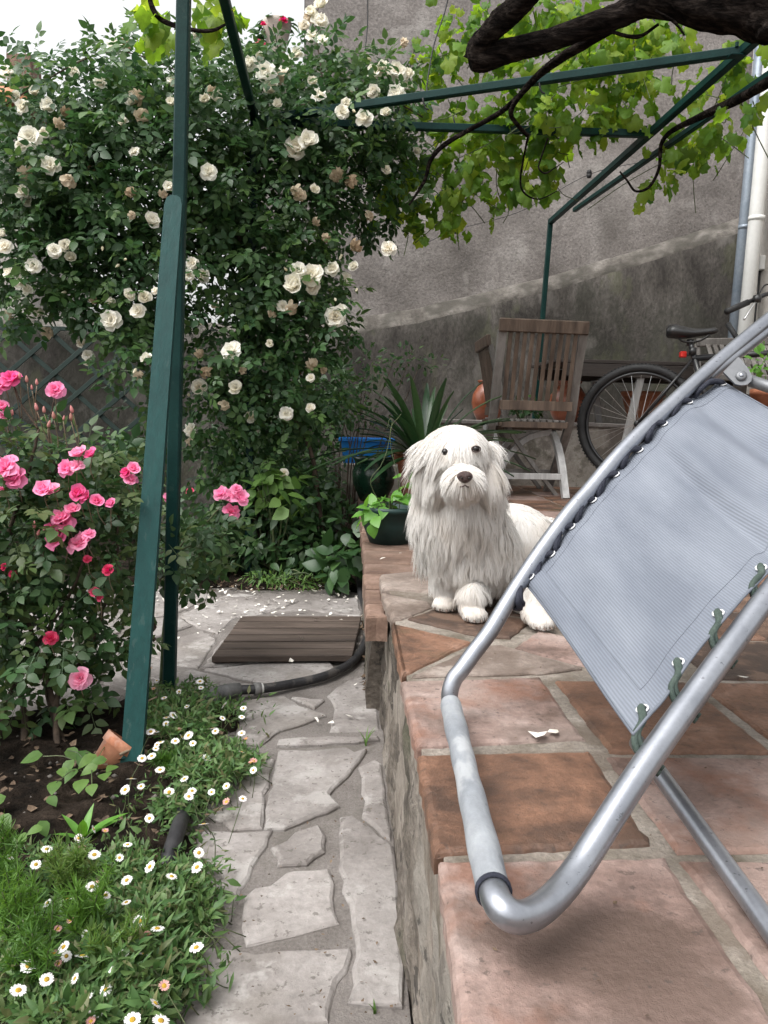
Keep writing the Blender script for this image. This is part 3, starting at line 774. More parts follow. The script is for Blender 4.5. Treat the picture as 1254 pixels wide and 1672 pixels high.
for px in (1062, 1212):
    p = on_right(px); mb = MB()
    V, Fc = tube([p + [-.03, -.01, .012], p + [-.03, -.01, .03]], .008, 6); mb.add(V, Fc)
    V, Fc = bevel_box(p + [-.06, -.03, -.026], p + [.0, .01, -.020], .001); mb.add(V, Fc)
    tag(mb.build('bolt_plate', gm, pg), kind='stuff')
for px, py, Y in ((690, 160, 3.75), (880, 133, 3.6), (980, 215, 4.25), (740, 190, 4.12), (905, 210, 4.25)):
    p = on_y(px, py, Y); V, Fc = tube(smooth_path([p, p + [.012, .0, -.04], p + [.03, 0, -.05]], 6), .004, 6); obj('wire_tie', V, Fc, M['rubber'], pg)
# leaning board in front of the post
b0 = on_z(214, 1266, 0.0); b1 = on_y(285, 322, 2.225)
d = nrm(b1 - b0); L = np.linalg.norm(b1 - b0); side = nrm(np.cross(d, [0, 1, 0])); nn = np.cross(side, d)
outl = [(-.025, -.05), (.025, -.05), (.024, L - .03), (.019, L - .008), (.008, L), (-.008, L), (-.019, L - .008), (-.024, L - .03)]
V = [b0 + side * a + d * b + nn * .010 for a, b in outl] + [b0 + side * a + d * b - nn * .010 for a, b in outl]; k = len(outl)
board = tag(obj('plank', V, [tuple(range(k)), tuple(range(k, 2 * k))[::-1]] + [(i + k, (i + 1) % k + k, (i + 1) % k, i) for i in range(k)], M['green_board'], smooth=False),
            'flat teal green plank leaning against the front pergola post', 'plank')
# dry stem tied round the plank
P = smooth_path([on_y(232, 1085, 2.0), on_y(215, 1140, 1.88), on_y(205, 1165, 1.80), on_y(228, 1190, 1.78), on_y(228, 1215, 1.76), on_y(196, 1232, 1.72)], 40)
V, Fc = tube(P, np.linspace(.0025, .004, 40), 6)
dt = thing('dry_stem', 'dry pale twig wound round the foot of the green plank', 'twig', P[-1])
obj('twig', V, Fc, M['dry_twig'], dt)
P = smooth_path([on_y(205, 1165, 1.80), on_y(225, 1152, 1.78), on_y(256, 1138, 1.85)], 14); V, Fc = tube(P, .002, 5); obj('twig', V, Fc, M['dry_twig'], dt)
P = smooth_path([on_y(244, 1000, 2.14), on_y(250, 1020, 2.14), on_y(246, 1048, 2.13)], 10); V, Fc = tube(P, .0015, 5); obj('twig', V, Fc, M['twig'], dt)
for i in range(9):
    c = P[i] + rng.normal(0, .008, 3); V, Fc = tube([c, c + [.002, 0, -.012], c + [.0, 0, -.02]], [.001, .006, .001], 5); obj('withered_leaf', V, Fc, M['twig'], dt)

# ---------------------------------------------------------------- slatted deck mat, hose
mat_c = [on_z(345, 1075, .035), on_z(575, 1073, .035), on_z(590, 1007, .035), on_z(395, 1007, .035)]
dm = thing('deck_mat', 'dark brown slatted wooden mat lying on the paving', 'duckboard', np.append(np.mean([c[:2] for c in mat_c], 0), .01))
f0, f1, b1_, b0_ = mat_c
for i in range(6):
    a, b = i / 6 + .014, (i + 1) / 6 - .014
    pl = [f0 + (b0_ - f0) * a, f1 + (b1_ - f1) * a, f1 + (b1_ - f1) * b, f0 + (b0_ - f0) * b]
    V, Fc = slab(np.array([p[:2] for p in pl]), .020, .040 + rng.uniform(-.001, .001), .003)
    obj('slat', V, Fc, M['wood_deck'], dm, smooth=False)
for t in (.06, .5, .92):
    a = f0 + (f1 - f0) * t; b = b0_ + (b1_ - b0_) * t
    V, Fc = bar((a[0], a[1] + .02, .016), (b[0], b[1] - .02, .016), .06, .009); obj('batten', V, Fc, M['wood_deck'], dm, smooth=False)

hp = [on_z(387, 1127, .03), on_z(430, 1124, .028), on_z(480, 1116, .022), on_z(530, 1104, .022), on_z(572, 1083, .022), on_z(594, 1055, .022), on_z(601, 1022, .022), on_z(596, 995, .022), on_z(588, 965, .03), on_z(586, 935, .05), on_z(584, 900, .06)]
HP = smooth_path(hp, 90)
hose = thing('garden_hose', 'black hose curving from the bed past the slatted mat to the step', 'hose', HP[0])
V, Fc = tube(HP, .0142, 14); obj('hose_body', V, Fc, M['hose'], hose)
def on_hose(i, L=.02, r=.019, m='pipe_grey', name='clamp'):
    d = nrm(HP[i + 1] - HP[i]); V, Fc = tube([HP[i] - d * L / 2, HP[i] + d * L / 2], r, 14); return obj(name, V, Fc, M[m], hose)
on_hose(7); on_hose(8, .012, .0165, 'pvc', 'band')
e0 = on_z(392, 1126, .03); e1 = on_z(372, 1129, .03); e2 = on_z(352, 1134, .03); e3 = on_z(344, 1146, .02); e4 = on_z(341, 1168, -.01)
V, Fc = tube([e0, e1, e2 + [.02, 0, 0]], [.021, .023, .023], 14); obj('coupling', V, Fc, M['pipe_grey'], hose)
V, Fc = tube(smooth_path([e1, e2, e3, e4], 16), .022, 14); el = obj('elbow', V, Fc, M['pipe_grey'], hose)
V, Fc = tube([e3 + [.0, .008, .006], e3 + [0, -.012, -.006]], .026, 14); obj('collar', V, Fc, M['pipe_grey'], el)
P = smooth_path([on_z(303, 1318, .03), on_z(292, 1350, .04), on_z(281, 1385, .035), on_z(270, 1420, .02)], 24)
V, Fc = tube(P, .016, 12); tag(obj('pipe_end', V, Fc, M['hose']), 'scuffed black pipe sticking out of the soil beside the daisies', 'pipe')

# ---------------------------------------------------------------- sun lounger in the foreground
lo = thing('sun_lounger', 'grey tube reclining lounger with laced blue grey mesh seat', 'lounger', on_z(770, 1400, .4))
alu = M['alu']; TRAD = .0128
YN, YF = .585, 1.09
far_px = [(734, 1147, 1.09), (735, 1128, 1.092), (742, 1108, 1.096), (754, 1093, 1.10), (773.5, 1066, 1.112), (800, 1031, 1.127), (826, 988, 1.147), (853, 945, 1.165), (886, 896, 1.19), (929, 838, 1.22), (963, 799, 1.245), (1004, 750, 1.275), (1043, 709, 1.305), (1092, 663, 1.345), (1121, 636, 1.37), (1183, 581, 1.425), (1254, 522, 1.49), (1330, 463, 1.57), (1420, 400, 1.66)]
near_px = [(806, 1456, .585), (808, 1472, .584), (820, 1488, .585), (844, 1497, .589), (868, 1491, .595), (888, 1480, .601), (929, 1434, .62), (959, 1395, .638), (1046, 1259, .69), (1131, 1139, .745), (1201, 1043, .795), (1254, 972, .835), (1310, 900, .88), (1380, 815, .94)]
bn = on_y(806, 1456, YN); bf = on_y(735, 1147, YF); bd = nrm(bn - bf)
FARP = np.array([on_y(*p) for p in far_px]); NEARP = np.array([on_y(*p) for p in near_px])
far = smooth_path(FARP, 130); _td = nrm(NEARP[9] - NEARP[7]); _w = bn - NEARP[7]; _c = bd @ _td
_b0, _b3 = bn, NEARP[7]; _b1 = bn + bd * .062; _b2 = NEARP[7] - nrm(NEARP[8] - NEARP[7]) * .075; _t = np.linspace(0, 1, 30)[:, None]
_tail = smooth_path(NEARP[7:], 120)[1:]; near = np.concatenate([[bn - bd * .04], (1 - _t) ** 3 * _b0 + 3 * _t * (1 - _t) ** 2 * _b1 + 3 * _t ** 2 * (1 - _t) * _b2 + _t ** 3 * _b3, _tail])
_sl = np.concatenate([[0], np.cumsum(np.linalg.norm(np.diff(near, axis=0), axis=1))]); near = np.stack([np.interp(np.linspace(0, _sl[-1], 200), _sl, near[:, c]) for c in range(3)], 1)
for _ in range(5): near[1:-1] = .5 * near[1:-1] + .25 * (near[:-2] + near[2:])
V, Fc = tube(far, TRAD, 20); obj('frame_tube', V, Fc, alu, lo)
V, Fc = tube(near, TRAD, 20); obj('frame_tube', V, Fc, alu, lo)
k = 60; S = bf + (bn - bf) * np.linspace(-.02, 1.0, k)[:, None]
rad = .0146 + .0010 * np.sin(np.linspace(0, 9, k)) * np.linspace(1, .2, k) + .0005 * np.sin(np.linspace(0, 31, k)); rad[:3] = [.0125, .0138, .0145]
V, Fc = tube(S, rad, 22, caps=False); sl = obj('foot_sleeve', V, Fc, M['sleeve'], lo)
V, Fc = tube([bn - bd * .003, bn + bd * .0012, bn + bd * .0014], [.0155, .0155, .0135], 22, caps=False); obj('end_ring', V, Fc, M['cord_blue'], sl)
# the fabric is ruled between two edge curves that follow the tubes
def depth_on(curve, px, py):
    """depth of the tube point that shows nearest to a pixel"""
    v = (curve - CAM) @ CM; X = CX - F * v[:, 0] / v[:, 2]; Y = CY + F * v[:, 1] / v[:, 2]
    return curve[np.argmin((X - px) ** 2 + (Y - py) ** 2)][1]
eyes_far = [(871, 944), (902, 905), (933, 862), (969, 817), (1006, 776), (1043, 735), (1082, 694), (1122, 654), (1177, 634)]
eyes_near = [(1062, 1164), (1117, 1086), (1184, 1006), (1254, 925)]
fe = [(864, 957)] + [(x - 5, y + 2) for x, y in eyes_far] + [(1183, 632)]
ne = [(1034, 1203)] + [(x + 7, y + 6) for x, y in eyes_near]
FE = np.array([on_y(x, y, depth_on(far, x, y) + .004) for x, y in fe]); FE = smooth_path(FE, 200)
NE = np.array([on_y(x, y, depth_on(near, x, y) + .006) for x, y in ne])
Lf = np.linalg.norm(np.diff(FE, axis=0), axis=1).sum(); Ln = np.linalg.norm(np.diff(NE, axis=0), axis=1).sum()
d0 = nrm(NE[-1] - NE[-2]); d1 = nrm(FE[-1] - FE[-40]); NE = np.concatenate([NE, [NE[-1] + nrm(d0 + t * .5 * (d1 - d0)) * (Lf - Ln) * t for t in (.33, .66, 1.0)]]); NE = smooth_path(NE, 200)
def resample(P, n, lo_=0.0):
    s = np.concatenate([[0], np.cumsum(np.linalg.norm(np.diff(P, axis=0), axis=1))]); s /= s[-1]; t = np.linspace(lo_, 1, n)
    return np.stack([np.interp(t, s, P[:, i]) for i in range(3)], 1)
nu, nv = 70, 110
EF, EN = resample(FE, nv), resample(NE, nv)
U, W = np.meshgrid(np.linspace(0, 1, nu), np.linspace(0, 1, nv))
G = EF[:, None] * (1 - U[..., None]) + EN[:, None] * U[..., None]
GNRM = nrms(np.cross(np.gradient(G, axis=1), np.gradient(G, axis=0)))
if GNRM[nv // 2, nu // 2] @ (CAM - G[nv // 2, nu // 2]) < 0: GNRM = -GNRM
def near_param(P, E):
    return float(np.argmin(np.linalg.norm(E - P, axis=1))) / (nv - 1)
ev = [near_param(on_y(x, y, depth_on(far, x, y)), EF) for x, y in eyes_far]
evn = [near_param(on_y(x, y, depth_on(near, x, y)), EN) for x, y in eyes_near]
h = -.014 * np.sin(math.pi * U) * (0.35 + .65 * np.sin(math.pi * W) ** .6)
def fold(v0, slope, w, amp, u0, u1):
    env = 1 / (1 + np.exp(-(U - u0) * 14)) / (1 + np.exp((U - u1) * 14))
    return amp * np.exp(-((W - v0 - slope * U) / w) ** 2) * env
h += fold(.97, -.06, .05, .010, -.2, 1.4) + fold(.86, -.05, .045, -.011, .05, 1.4) + fold(.77, -.04, .05, .008, .12, 1.4) + fold(.67, -.06, .035, .008, .12, 1.4) + fold(.62, -.08, .025, -.008, .2, 1.4)
h += fold(.40, -.05, .09, .004, .0, 1.2) + fold(.20, .02, .07, .003, .1, 1.2) + fold(.04, 0, .04, .004, -.3, 1.3)
for e in ev: h += .0022 * np.exp(-((W - e + .05 * U) / .03) ** 2) * np.exp(-U / .16)
for e in evn: h += .0022 * np.exp(-((W - e - .05 * (1 - U)) / .03) ** 2) * np.exp(-(1 - U) / .16)
h += .0012 * np.sin(W * 31 + 5 * U) * np.sin(U * 3.1)
pull = np.zeros(nv); vv = np.linspace(0, 1, nv)
for a, b in zip(ev[:-1], ev[1:]): pull += np.where((vv > a) & (vv < b), np.sin(math.pi * np.clip((vv - a) / (b - a), 0, 1)), 0)
pulln = np.zeros(nv)
for a, b in zip(evn[:-1], evn[1:]): pulln += np.where((vv > a) & (vv < b), np.sin(math.pi * np.clip((vv - a) / (b - a), 0, 1)), 0)
ACR = nrms(EN - EF)
G = G + GNRM * h[..., None] + ACR[:, None] * (.0035 * pull[:, None] * np.exp(-U / .05) - .0035 * pulln[:, None] * np.exp(-(1 - U) / .05))[..., None]
V = G.reshape(-1, 3); i, j = np.meshgrid(np.arange(nu - 1), np.arange(nv - 1)); a = (j * nu + i).ravel(); Fc = np.stack([a, a + 1, a + nu + 1, a + nu], 1)
m, nt, bs = nodes('blue_grey_mesh_fabric'); N_ = nt.nodes.new; L_ = nt.links.new
uvn = N_('ShaderNodeUVMap'); wv = N_('ShaderNodeTexWave'); wv.inputs['Scale'].default_value = 74; wv.bands_direction = 'Y'; wv.inputs['Distortion'].default_value = .6; wv.inputs['Detail Scale'].default_value = .3
wv2 = N_('ShaderNodeTexWave'); wv2.inputs['Scale'].default_value = 150; wv2.bands_direction = 'X'
ns = N_('ShaderNodeTexNoise'); ns.inputs['Scale'].default_value = 6; ns.inputs['Detail'].default_value = 8
mpn = N_('ShaderNodeMapping'); mpn.inputs['Scale'].default_value = (.6, 1.6, 1)
L_(uvn.outputs[0], wv.inputs['Vector']); L_(uvn.outputs[0], wv2.inputs['Vector']); L_(uvn.outputs[0], mpn.inputs['Vector']); L_(mpn.outputs[0], ns.inputs['Vector'])
ad = N_('ShaderNodeMath'); ad.operation = 'ADD'; L_(wv.outputs['Fac'], ad.inputs[0]); ml = N_('ShaderNodeMath'); ml.operation = 'MULTIPLY'; ml.inputs[1].default_value = .5
L_(wv2.outputs['Fac'], ml.inputs[0]); L_(ml.outputs[0], ad.inputs[1])
cr = N_('ShaderNodeValToRGB'); cr.color_ramp.elements[0].position = .38; cr.color_ramp.elements[1].position = .62
cr.color_ramp.elements[0].color = (.158, .176, .214, 1); cr.color_ramp.elements[1].color = (.222, .243, .284, 1)
L_(ns.outputs['Fac'], cr.inputs['Fac'])
mr = N_('ShaderNodeMapRange'); mr.inputs['From Max'].default_value = 1.5; mr.inputs['To Min'].default_value = .74; mr.inputs['To Max'].default_value = 1.16; L_(ad.outputs[0], mr.inputs['Value'])
mx = N_('ShaderNodeMix'); mx.data_type = 'RGBA'; mx.blend_type = 'MULTIPLY'; mx.inputs[0].default_value = 1; L_(cr.outputs[0], mx.inputs[6]); L_(mr.outputs[0], mx.inputs[7])
L_(mx.outputs[2], bs.inputs['Base Color']); bs.inputs['Roughness'].default_value = .5; bs.inputs['Specular IOR Level'].default_value = .45
bp = N_('ShaderNodeBump'); bp.inputs['Strength'].default_value = .25; bp.inputs['Distance'].default_value = .0015; L_(ad.outputs[0], bp.inputs['Height']); L_(bp.outputs[0], bs.inputs['Normal'])
tl = N_('ShaderNodeBsdfTranslucent'); L_(mx.outputs[2], tl.inputs['Color']); ms = N_('ShaderNodeMixShader'); ms.inputs[0].default_value = .15; L_(bs.outputs[0], ms.inputs[1]); L_(tl.outputs[0], ms.inputs[2]); L_(ms.outputs[0], nt.nodes['Material Output'].inputs['Surface'])
M['fabric'] = m
V2 = (G - GNRM * .0012).reshape(-1, 3); nb = len(V)
rim = [j * nu for j in range(nv)] + [(nv - 1) * nu + i for i in range(1, nu)] + [j * nu + nu - 1 for j in range(nv - 2, -1, -1)] + [i for i in range(nu - 2, 0, -1)]
rimf = np.array([(rim[i], rim[(i + 1) % len(rim)], rim[(i + 1) % len(rim)] + nb, rim[i] + nb) for i in range(len(rim))])
uv = np.stack([U * .45, W * Lf], -1).reshape(-1, 2)
fab = obj('mesh_seat', np.concatenate([V, V2]), np.concatenate([Fc, Fc[:, ::-1] + nb, rimf]), M['fabric'], lo, uv=np.concatenate([uv, uv]))
def g_at(u, v, o=0.0):
    x = np.clip(u, 0, 1) * (nu - 1); y = np.clip(v, 0, 1) * (nv - 1)
    i = min(int(x), nu - 2); j = min(int(y), nv - 2); fx, fy = x - i, y - j; H = G + GNRM * o
    return H[j, i] * (1 - fx) * (1 - fy) + H[j, i + 1] * fx * (1 - fy) + H[j + 1, i] * (1 - fx) * fy + H[j + 1, i + 1] * fx * fy
for us, vs, r_, nm_ in ((np.full(90, 1.0), np.linspace(0, 1, 90), .0017, 'hem'), (np.linspace(0, 1, 90), np.full(90, .002), .0017, 'hem'), (np.full(90, .0), np.linspace(0, 1, 90), .0017, 'hem'), (np.linspace(0, 1, 90), np.full(90, .999), .0017, 'hem'),
                    (np.full(90, .90), np.linspace(0.07, 1, 90), .0003, 'seam'), (np.full(90, .07), np.linspace(0.07, 1, 90), .0003, 'seam'), (np.linspace(.07, .90, 90), np.full(90, .07), .0003, 'seam')):
    P = np.array([g_at(u, v, .0004) for u, v in zip(us, vs)]); V, Fc = tube(P, r_, 6); obj(nm_, V, Fc, M['fabric'], fab)
def torus(c, n, R, r, nn=16, mm=6):
    a = nrm(np.cross(n, [.3, .2, .9])); b = np.cross(n, a); P = np.array([c + R * (math.cos(t) * a + math.sin(t) * b) for t in np.linspace(0, 2 * math.pi, nn + 1)])
    return tube(P, r, mm, caps=False)
def lace(v, u, curve, col, slide, rr=.0043):
    e = g_at(u, v, .002); n = GNRM[int(v * (nv - 1)), 0 if u < .5 else nu - 1]
    V, Fc = torus(e, n, .0058, .0012); obj('eyelet', V, Fc, M['eyelet'], fab)
    V, Fc = torus(e - n * .0035, n, .003, .0030, 10, 5); obj('eyelet_hole', V, Fc, M['cord_blue'], fab)
    i = int(np.argmin(np.linalg.norm(curve - e, axis=1))); s = np.concatenate([[0], np.cumsum(np.linalg.norm(np.diff(curve, axis=0), axis=1))])
    at = lambda q: np.array([np.interp(s[i] + q, s, curve[:, c]) for c in range(3)])
    c0 = at(slide); side = nrm(e - at(0)); rT = TRAD + rr * .8
    for dq, de in ((0, 0), (-.007, -.0025)):
        c_ = at(slide + dq); ee = e + (at(de) - at(0))
        P = [ee - n * .008, ee + n * .003, ee + (c_ - ee) * .35 + n * .0065, ee + (c_ + side * rT - ee) * .8 + n * .0055, c_ + side * rT * .98 - n * .001, c_ + side * rT * .6 - n * rT * .85, c_ - side * rT * .3 - n * rT * 1.05]
        V, Fc = tube(smooth_path(P, 30), rr, 8); o_ = obj('lace_cord', V, Fc, M[col], lo)
for k_, v_ in enumerate(ev): lace(v_, .026, far, 'cord_blue', -.042, .0046)
for v_ in evn: lace(v_, .968, near, 'cord_green', -.034, .0034)
# base bar, upper tube and hinge
g0 = on_y(1040, 1212, .92); g1 = on_z(1262, 1522, .412); g2 = g1 + (g1 - g0) * .12
V, Fc = tube(smooth_path([g0, g1, g2], 30), .0105, 16); obj('base_tube', V, Fc, alu, lo)
P = np.array([on_y(x, y, z) for x, y, z in ((1148, 618, 1.405), (1183, 589, 1.43), (1254, 534, 1.50), (1330, 476, 1.58), (1420, 414, 1.67))]); V, Fc = tube(smooth_path(P, 40), .0165, 18); obj('upper_tube', V, Fc, alu, lo)
HN = GNRM[-1, 4]; HP0 = on_y(1205, 612, 1.36)
M['bracket'] = mat('dull_steel_bracket', [(.15, .155, .165), (.20, .205, .215)], 20, rough=.5, bump=.05, fine=.1, metal=.5)
HV = nrm(np.array([-.25, -.9, .35]))
def plate(pts, o, th, name, m):
    a = [on_plane(x, y, HP0 + HV * o, HV) for x, y in pts]; k = len(a)
    V = a + [p - HV * th for p in a]
    return obj(name, V, [tuple(range(k)), tuple(range(k, 2 * k))[::-1]] + [(i, (i + 1) % k, (i + 1) % k + k, i + k)[::-1] for i in range(k)], m, lo, smooth=False)
hg = plate([(1181, 607), (1205, 583), (1208, 584), (1222, 602), (1228, 613), (1227, 622), (1220, 628), (1210, 629), (1201, 627)], 0, .006, 'hinge_plate', M['bracket'])
c = on_plane(1210, 614, HP0, HV)
V, Fc = tube([c - HV * .002, c + HV * .003, c + HV * .0045], [.0095, .0095, .0055], 16); obj('rivet', V, Fc, M['bracket'], hg)
V, Fc = tube([c + HV * .004, c + HV * .006], [.0045, .003], 12); obj('rivet_head', V, Fc, alu, hg)
q0 = on_y(1214, 618, 1.375); q1 = on_y(1262, 634, 1.34)
V, Fc = tube([q0, q1, q1 + (q1 - q0) * 1.2], .0105, 16); obj('arm_tube', V, Fc, M['bracket'], lo)

# ---------------------------------------------------------------- folding teak chairs
def make_chair(loc, rz, label, sc=1.0):
    r = thing('folding_chair', label, 'chair', loc, 'weathered folding garden chairs', rz); r.scale = (sc,) * 3; r['_rooted'] = 1
    W = .235
    def add(name, VF, m): V, Fc = VF; return obj(name, V, Fc, m, r, smooth=False, local=True)
    lean = lambda z: -.075 * (z - .43) / .54 if z > .43 else .36 * (1 - (z / .43)) + 0
    for s in (-1, 1):
        P = smooth_path([(s * W, .40, 0), (s * W, .22, .22), (s * W, .06, .45), (s * W, .0, .7), (s * W, -.07, .95)], 14)
        V, Fc = tube(P, 1, 4); 
        mbb = []; 
        for p in P:
            mbb += [p + [-.024 if s > 0 else -.024, -.014, 0], p + [.024, -.014, 0], p + [.024, .014, .004], p + [-.024, .014, .004]]
        Fq = [(i * 4 + j, i * 4 + (j + 1) % 4, (i + 1) * 4 + (j + 1) % 4, (i + 1) * 4 + j) for i in range(13) for j in range(4)] + [(3, 2, 1, 0), (52, 53, 54, 55)]
        obj('post', mbb, Fq, M['teak_grey'], r, smooth=False, local=True)
        P = smooth_path([(s * (W - .045), .36, .41), (s * (W - .043), .20, .36), (s * (W - .04), .07, .22), (s * (W - .035), -.03, 0)], 14)
        mbb = []
        for i, p in enumerate(P):
            t = nrm(np.gradient(P, axis=0)[i]); n2 = nrm(np.cross(t, [1, 0, 0]))
            mbb += [p + np.array([-.02, 0, 0]) + n2 * .017, p + np.array([.02, 0, 0]) + n2 * .017, p + np.array([.02, 0, 0]) - n2 * .017, p + np.array([-.02, 0, 0]) - n2 * .017]
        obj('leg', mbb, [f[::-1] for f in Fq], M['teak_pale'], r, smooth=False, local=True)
    V, Fc = bar((-W - .025, -.085, .975), (W + .025, -.085, .975), .03, .075, up=(0, -.13, 1), b=.006); add('top_rail', (V, Fc), M['teak'])
    add('back_rail', bar((-W + .02, -.008, .535), (W - .02, -.008, .535), .022, .055), M['teak'])
    for i in range(10):
        x = -W + .045 + i * (2 * W - .09) / 9
        add('back_slat', bar((x, -.005, .555), (x, -.078, .945), .024, .010, up=(0, -1, -.2)), M['teak'])
    add('seat_rail', bar((-W + .04, .0, .425), (W - .04, .0, .425), .022, .035), M['teak'])
    add('seat_rail', bar((-W + .04, .42, .435), (W - .04, .42, .435), .022, .035), M['teak'])
    for s in (-1, 1): add('seat_rail', bar((s * (W - .04), .0, .43), (s * (W - .04), .42, .435), .02, .03), M['teak'])
    for i in range(10):
        x = -W + .06 + i * (2 * W - .12) / 9
        add('seat_slat', bar((x, .012, .449), (x, .41, .456), .026, .012), M['teak_grey'])
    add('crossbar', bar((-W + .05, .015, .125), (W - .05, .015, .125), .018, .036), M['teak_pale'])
    add('crossbar', bar((-W + .02, .30, .13), (W - .02, .30, .13), .018, .036), M['teak_grey'])
    add('crossbar', bar((-W + .02, .06, .43), (W - .02, .06, .43), .018, .03), M['teak_grey'])
    return r
rf = on_z(927, 815, .4)
chair = make_chair((rf[0] - .21, rf[1] + .03, .4), math.radians(5), 'wooden folding chair seen from the back behind the white dog', 1.0)
ch2 = copy_tree(chair)
p = on_y(800, 565, 4.75)
ch2.location = (p[0] + .05, 4.85, .4); ch2.rotation_euler = (0, 0, math.radians(-91)); ch2.scale = (.94, .94, .94)
ch2['label'] = 'wooden folding chair seen side-on, half hidden beyond the nearer chair'

# table
tb = thing('garden_table', 'dark slatted wooden garden table behind the bicycle', 'table', (2.0, 4.95, .4))
a = on_y(905, 588, 4.9); zt_ = a[2]; xa = a[0]
for i in range(8):
    V, Fc = bar((xa, 4.93 + i * .085, zt_), (xa + 1.75, 4.93 + i * .085, zt_), .078, .022); obj('top_slat', V, Fc, M['teak_dark'], tb, smooth=False)
for y_ in (4.9, 5.56):
    V, Fc = bar((xa + .06, y_, zt_ - .055), (xa + 1.69, y_, zt_ - .055), .022, .08); obj('apron', V, Fc, M['teak_dark'], tb, smooth=False)
lx = on_y(1026, 680, 4.93)[0]
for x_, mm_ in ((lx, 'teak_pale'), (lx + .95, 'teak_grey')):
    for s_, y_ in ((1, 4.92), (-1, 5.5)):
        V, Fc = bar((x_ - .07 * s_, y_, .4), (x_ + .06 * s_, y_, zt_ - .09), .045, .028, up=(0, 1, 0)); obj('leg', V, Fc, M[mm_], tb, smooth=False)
# reclined chair at the right edge
rc = thing('deck_chair', 'low slatted wooden chair beyond the lounger tube at the right edge', 'chair', (2.45, 4.6, .4))
p = on_y(1160, 585, 4.55)
for i in range(12):
    x = p[0] + .05 + i * .042
    V, Fc = bar((x, 4.55, p[2] - .10), (x + .02, 4.75, p[2] + .10), .026, .012, up=(0, -1, .6)); obj('back_slat', V, Fc, M['teak_grey'], rc, smooth=False)
V, Fc = bar((p[0], 4.76, p[2] + .11), (p[0] + .6, 4.76, p[2] + .14), .03, .05, b=.006); obj('top_rail', V, Fc, M['teak_grey'], rc, smooth=False)
V, Fc = bar((p[0], 4.54, p[2] - .11), (p[0] + .6, 4.54, p[2] - .11), .03, .04, b=.006); obj('bottom_rail', V, Fc, M['teak_grey'], rc, smooth=False)
for s in (0, .57):
    V, Fc = bar((p[0] + s + .01, 4.50, .4), (p[0] + s + .01, 4.78, p[2] + .10), .03, .04, up=(0, -1, .3)); obj('post', V, Fc, M['teak_grey'], rc, smooth=False)
    V, Fc = bar((p[0] + s + .01, 4.85, .4), (p[0] + s + .01, 4.50, .72), .03, .04, up=(0, -1, .3)); obj('leg', V, Fc, M['teak_grey'], rc, smooth=False)

# ---------------------------------------------------------------- bicycle
bk = thing('bicycle', 'black mountain bicycle leaning beyond the lounger with its saddle showing', 'bicycle', on_z(1040, 804, .4))
wc = on_y(1042, 692, 4.5); ya = math.radians(-24); hd = np.array([math.cos(ya), math.sin(ya), 0]); up = np.array([.02, 0, 1]); lat = nrm(np.cross(hd, up))
def bp_(f, u, s=0.0): return wc + hd * f + np.array([0, 0, u]) + lat * s
def wheel(c, R):
    w = thing('tmp', None, None, (0, 0, 0)); w.name = 'wheel'; w.parent = bk; w.matrix_parent_inverse = Matrix.Translation(-Vector(bk.location))
    ang = np.linspace(0, 2 * math.pi, 73)
    ring = lambda r: np.array([c + r * (math.cos(t) * hd + math.sin(t) * np.array([0, 0, 1])) for t in ang])
    V, Fc = tube(ring(R - .024), .024, 12, caps=False); obj('tyre', V, Fc, M['rubber'], w, local=True)
    mb = MB()
    for t in np.linspace(0, 2 * math.pi, 100, endpoint=False):
        d = math.cos(t) * hd + math.sin(t) * np.array([0, 0, 1]); tg = -math.sin(t) * hd + math.cos(t) * np.array([0, 0, 1])
        for s in (-1, 1):
            q = c + d * (R + .000) + lat * s * .010; V, Fc = bar(q - tg * .005, q + tg * .005, .012, .006, up=d, b=.001); mb.add(V, Fc)
    tag(mb.build('tread', M['rubber'], w, local=True), kind='stuff')
    V, Fc = tube(ring(R - .056), .011, 8, caps=False); obj('rim', V, Fc, M['bike'], w, local=True)
    mb = MB()
    for i in range(32):
        t = i * 2 * math.pi / 32; t2 = t + (.5 if i % 4 < 2 else -.5); s = .03 if i % 2 else -.03
        V, Fc = tube([c + .022 * (math.cos(t2) * hd + math.sin(t2) * np.array([0, 0, 1])) + lat * s, c + (R - .055) * (math.cos(t) * hd + math.sin(t) * np.array([0, 0, 1]))], .0012, 5); mb.add(V, Fc)
    mb.build('spokes', M['chrome'], w, local=True)
    V, Fc = tube([c - lat * .05, c + lat * .05], .022, 12); obj('hub', V, Fc, M['bike'], w, local=True)
    return w
Rw = .352
w1 = wheel(wc, Rw)
t = math.radians(237); c = wc + (Rw - .115) * (math.cos(t) * hd + math.sin(t) * np.array([0, 0, 1])) - lat * .0
V, Fc = lathe([(0.0, -.006), (.018, -.006), (.021, 0), (.018, .006), (0, .006)], 16)
V = c + V[:, :1] * 1.15 * (math.cos(t + .2) * hd + math.sin(t + .2) * np.array([0, 0, 1])) * 1.5 + V[:, 1:2] * (-math.sin(t + .2) * hd + math.cos(t + .2) * np.array([0, 0, 1])) + V[:, 2:] * lat
obj('reflector', V, Fc, M['orange_reflector'], w1, local=True)
wheel(bp_(1.06, 0), Rw)
def bt_(a, b, r, name='frame_tube', m='bike', n=12):
    V, Fc = tube([a, b], r, n); return obj(name, V, Fc, M[m], bk)
BB = bp_(.43, -.05); ST = bp_(.27, .42); HT = bp_(.86, .42); HB = bp_(.90, .30)
for a, b, r in ((BB, ST, .017), (BB, HB, .021), (ST + np.array([0, 0, -.04]), HT, .018), (HB, HT, .02)): bt_(a, b, r)
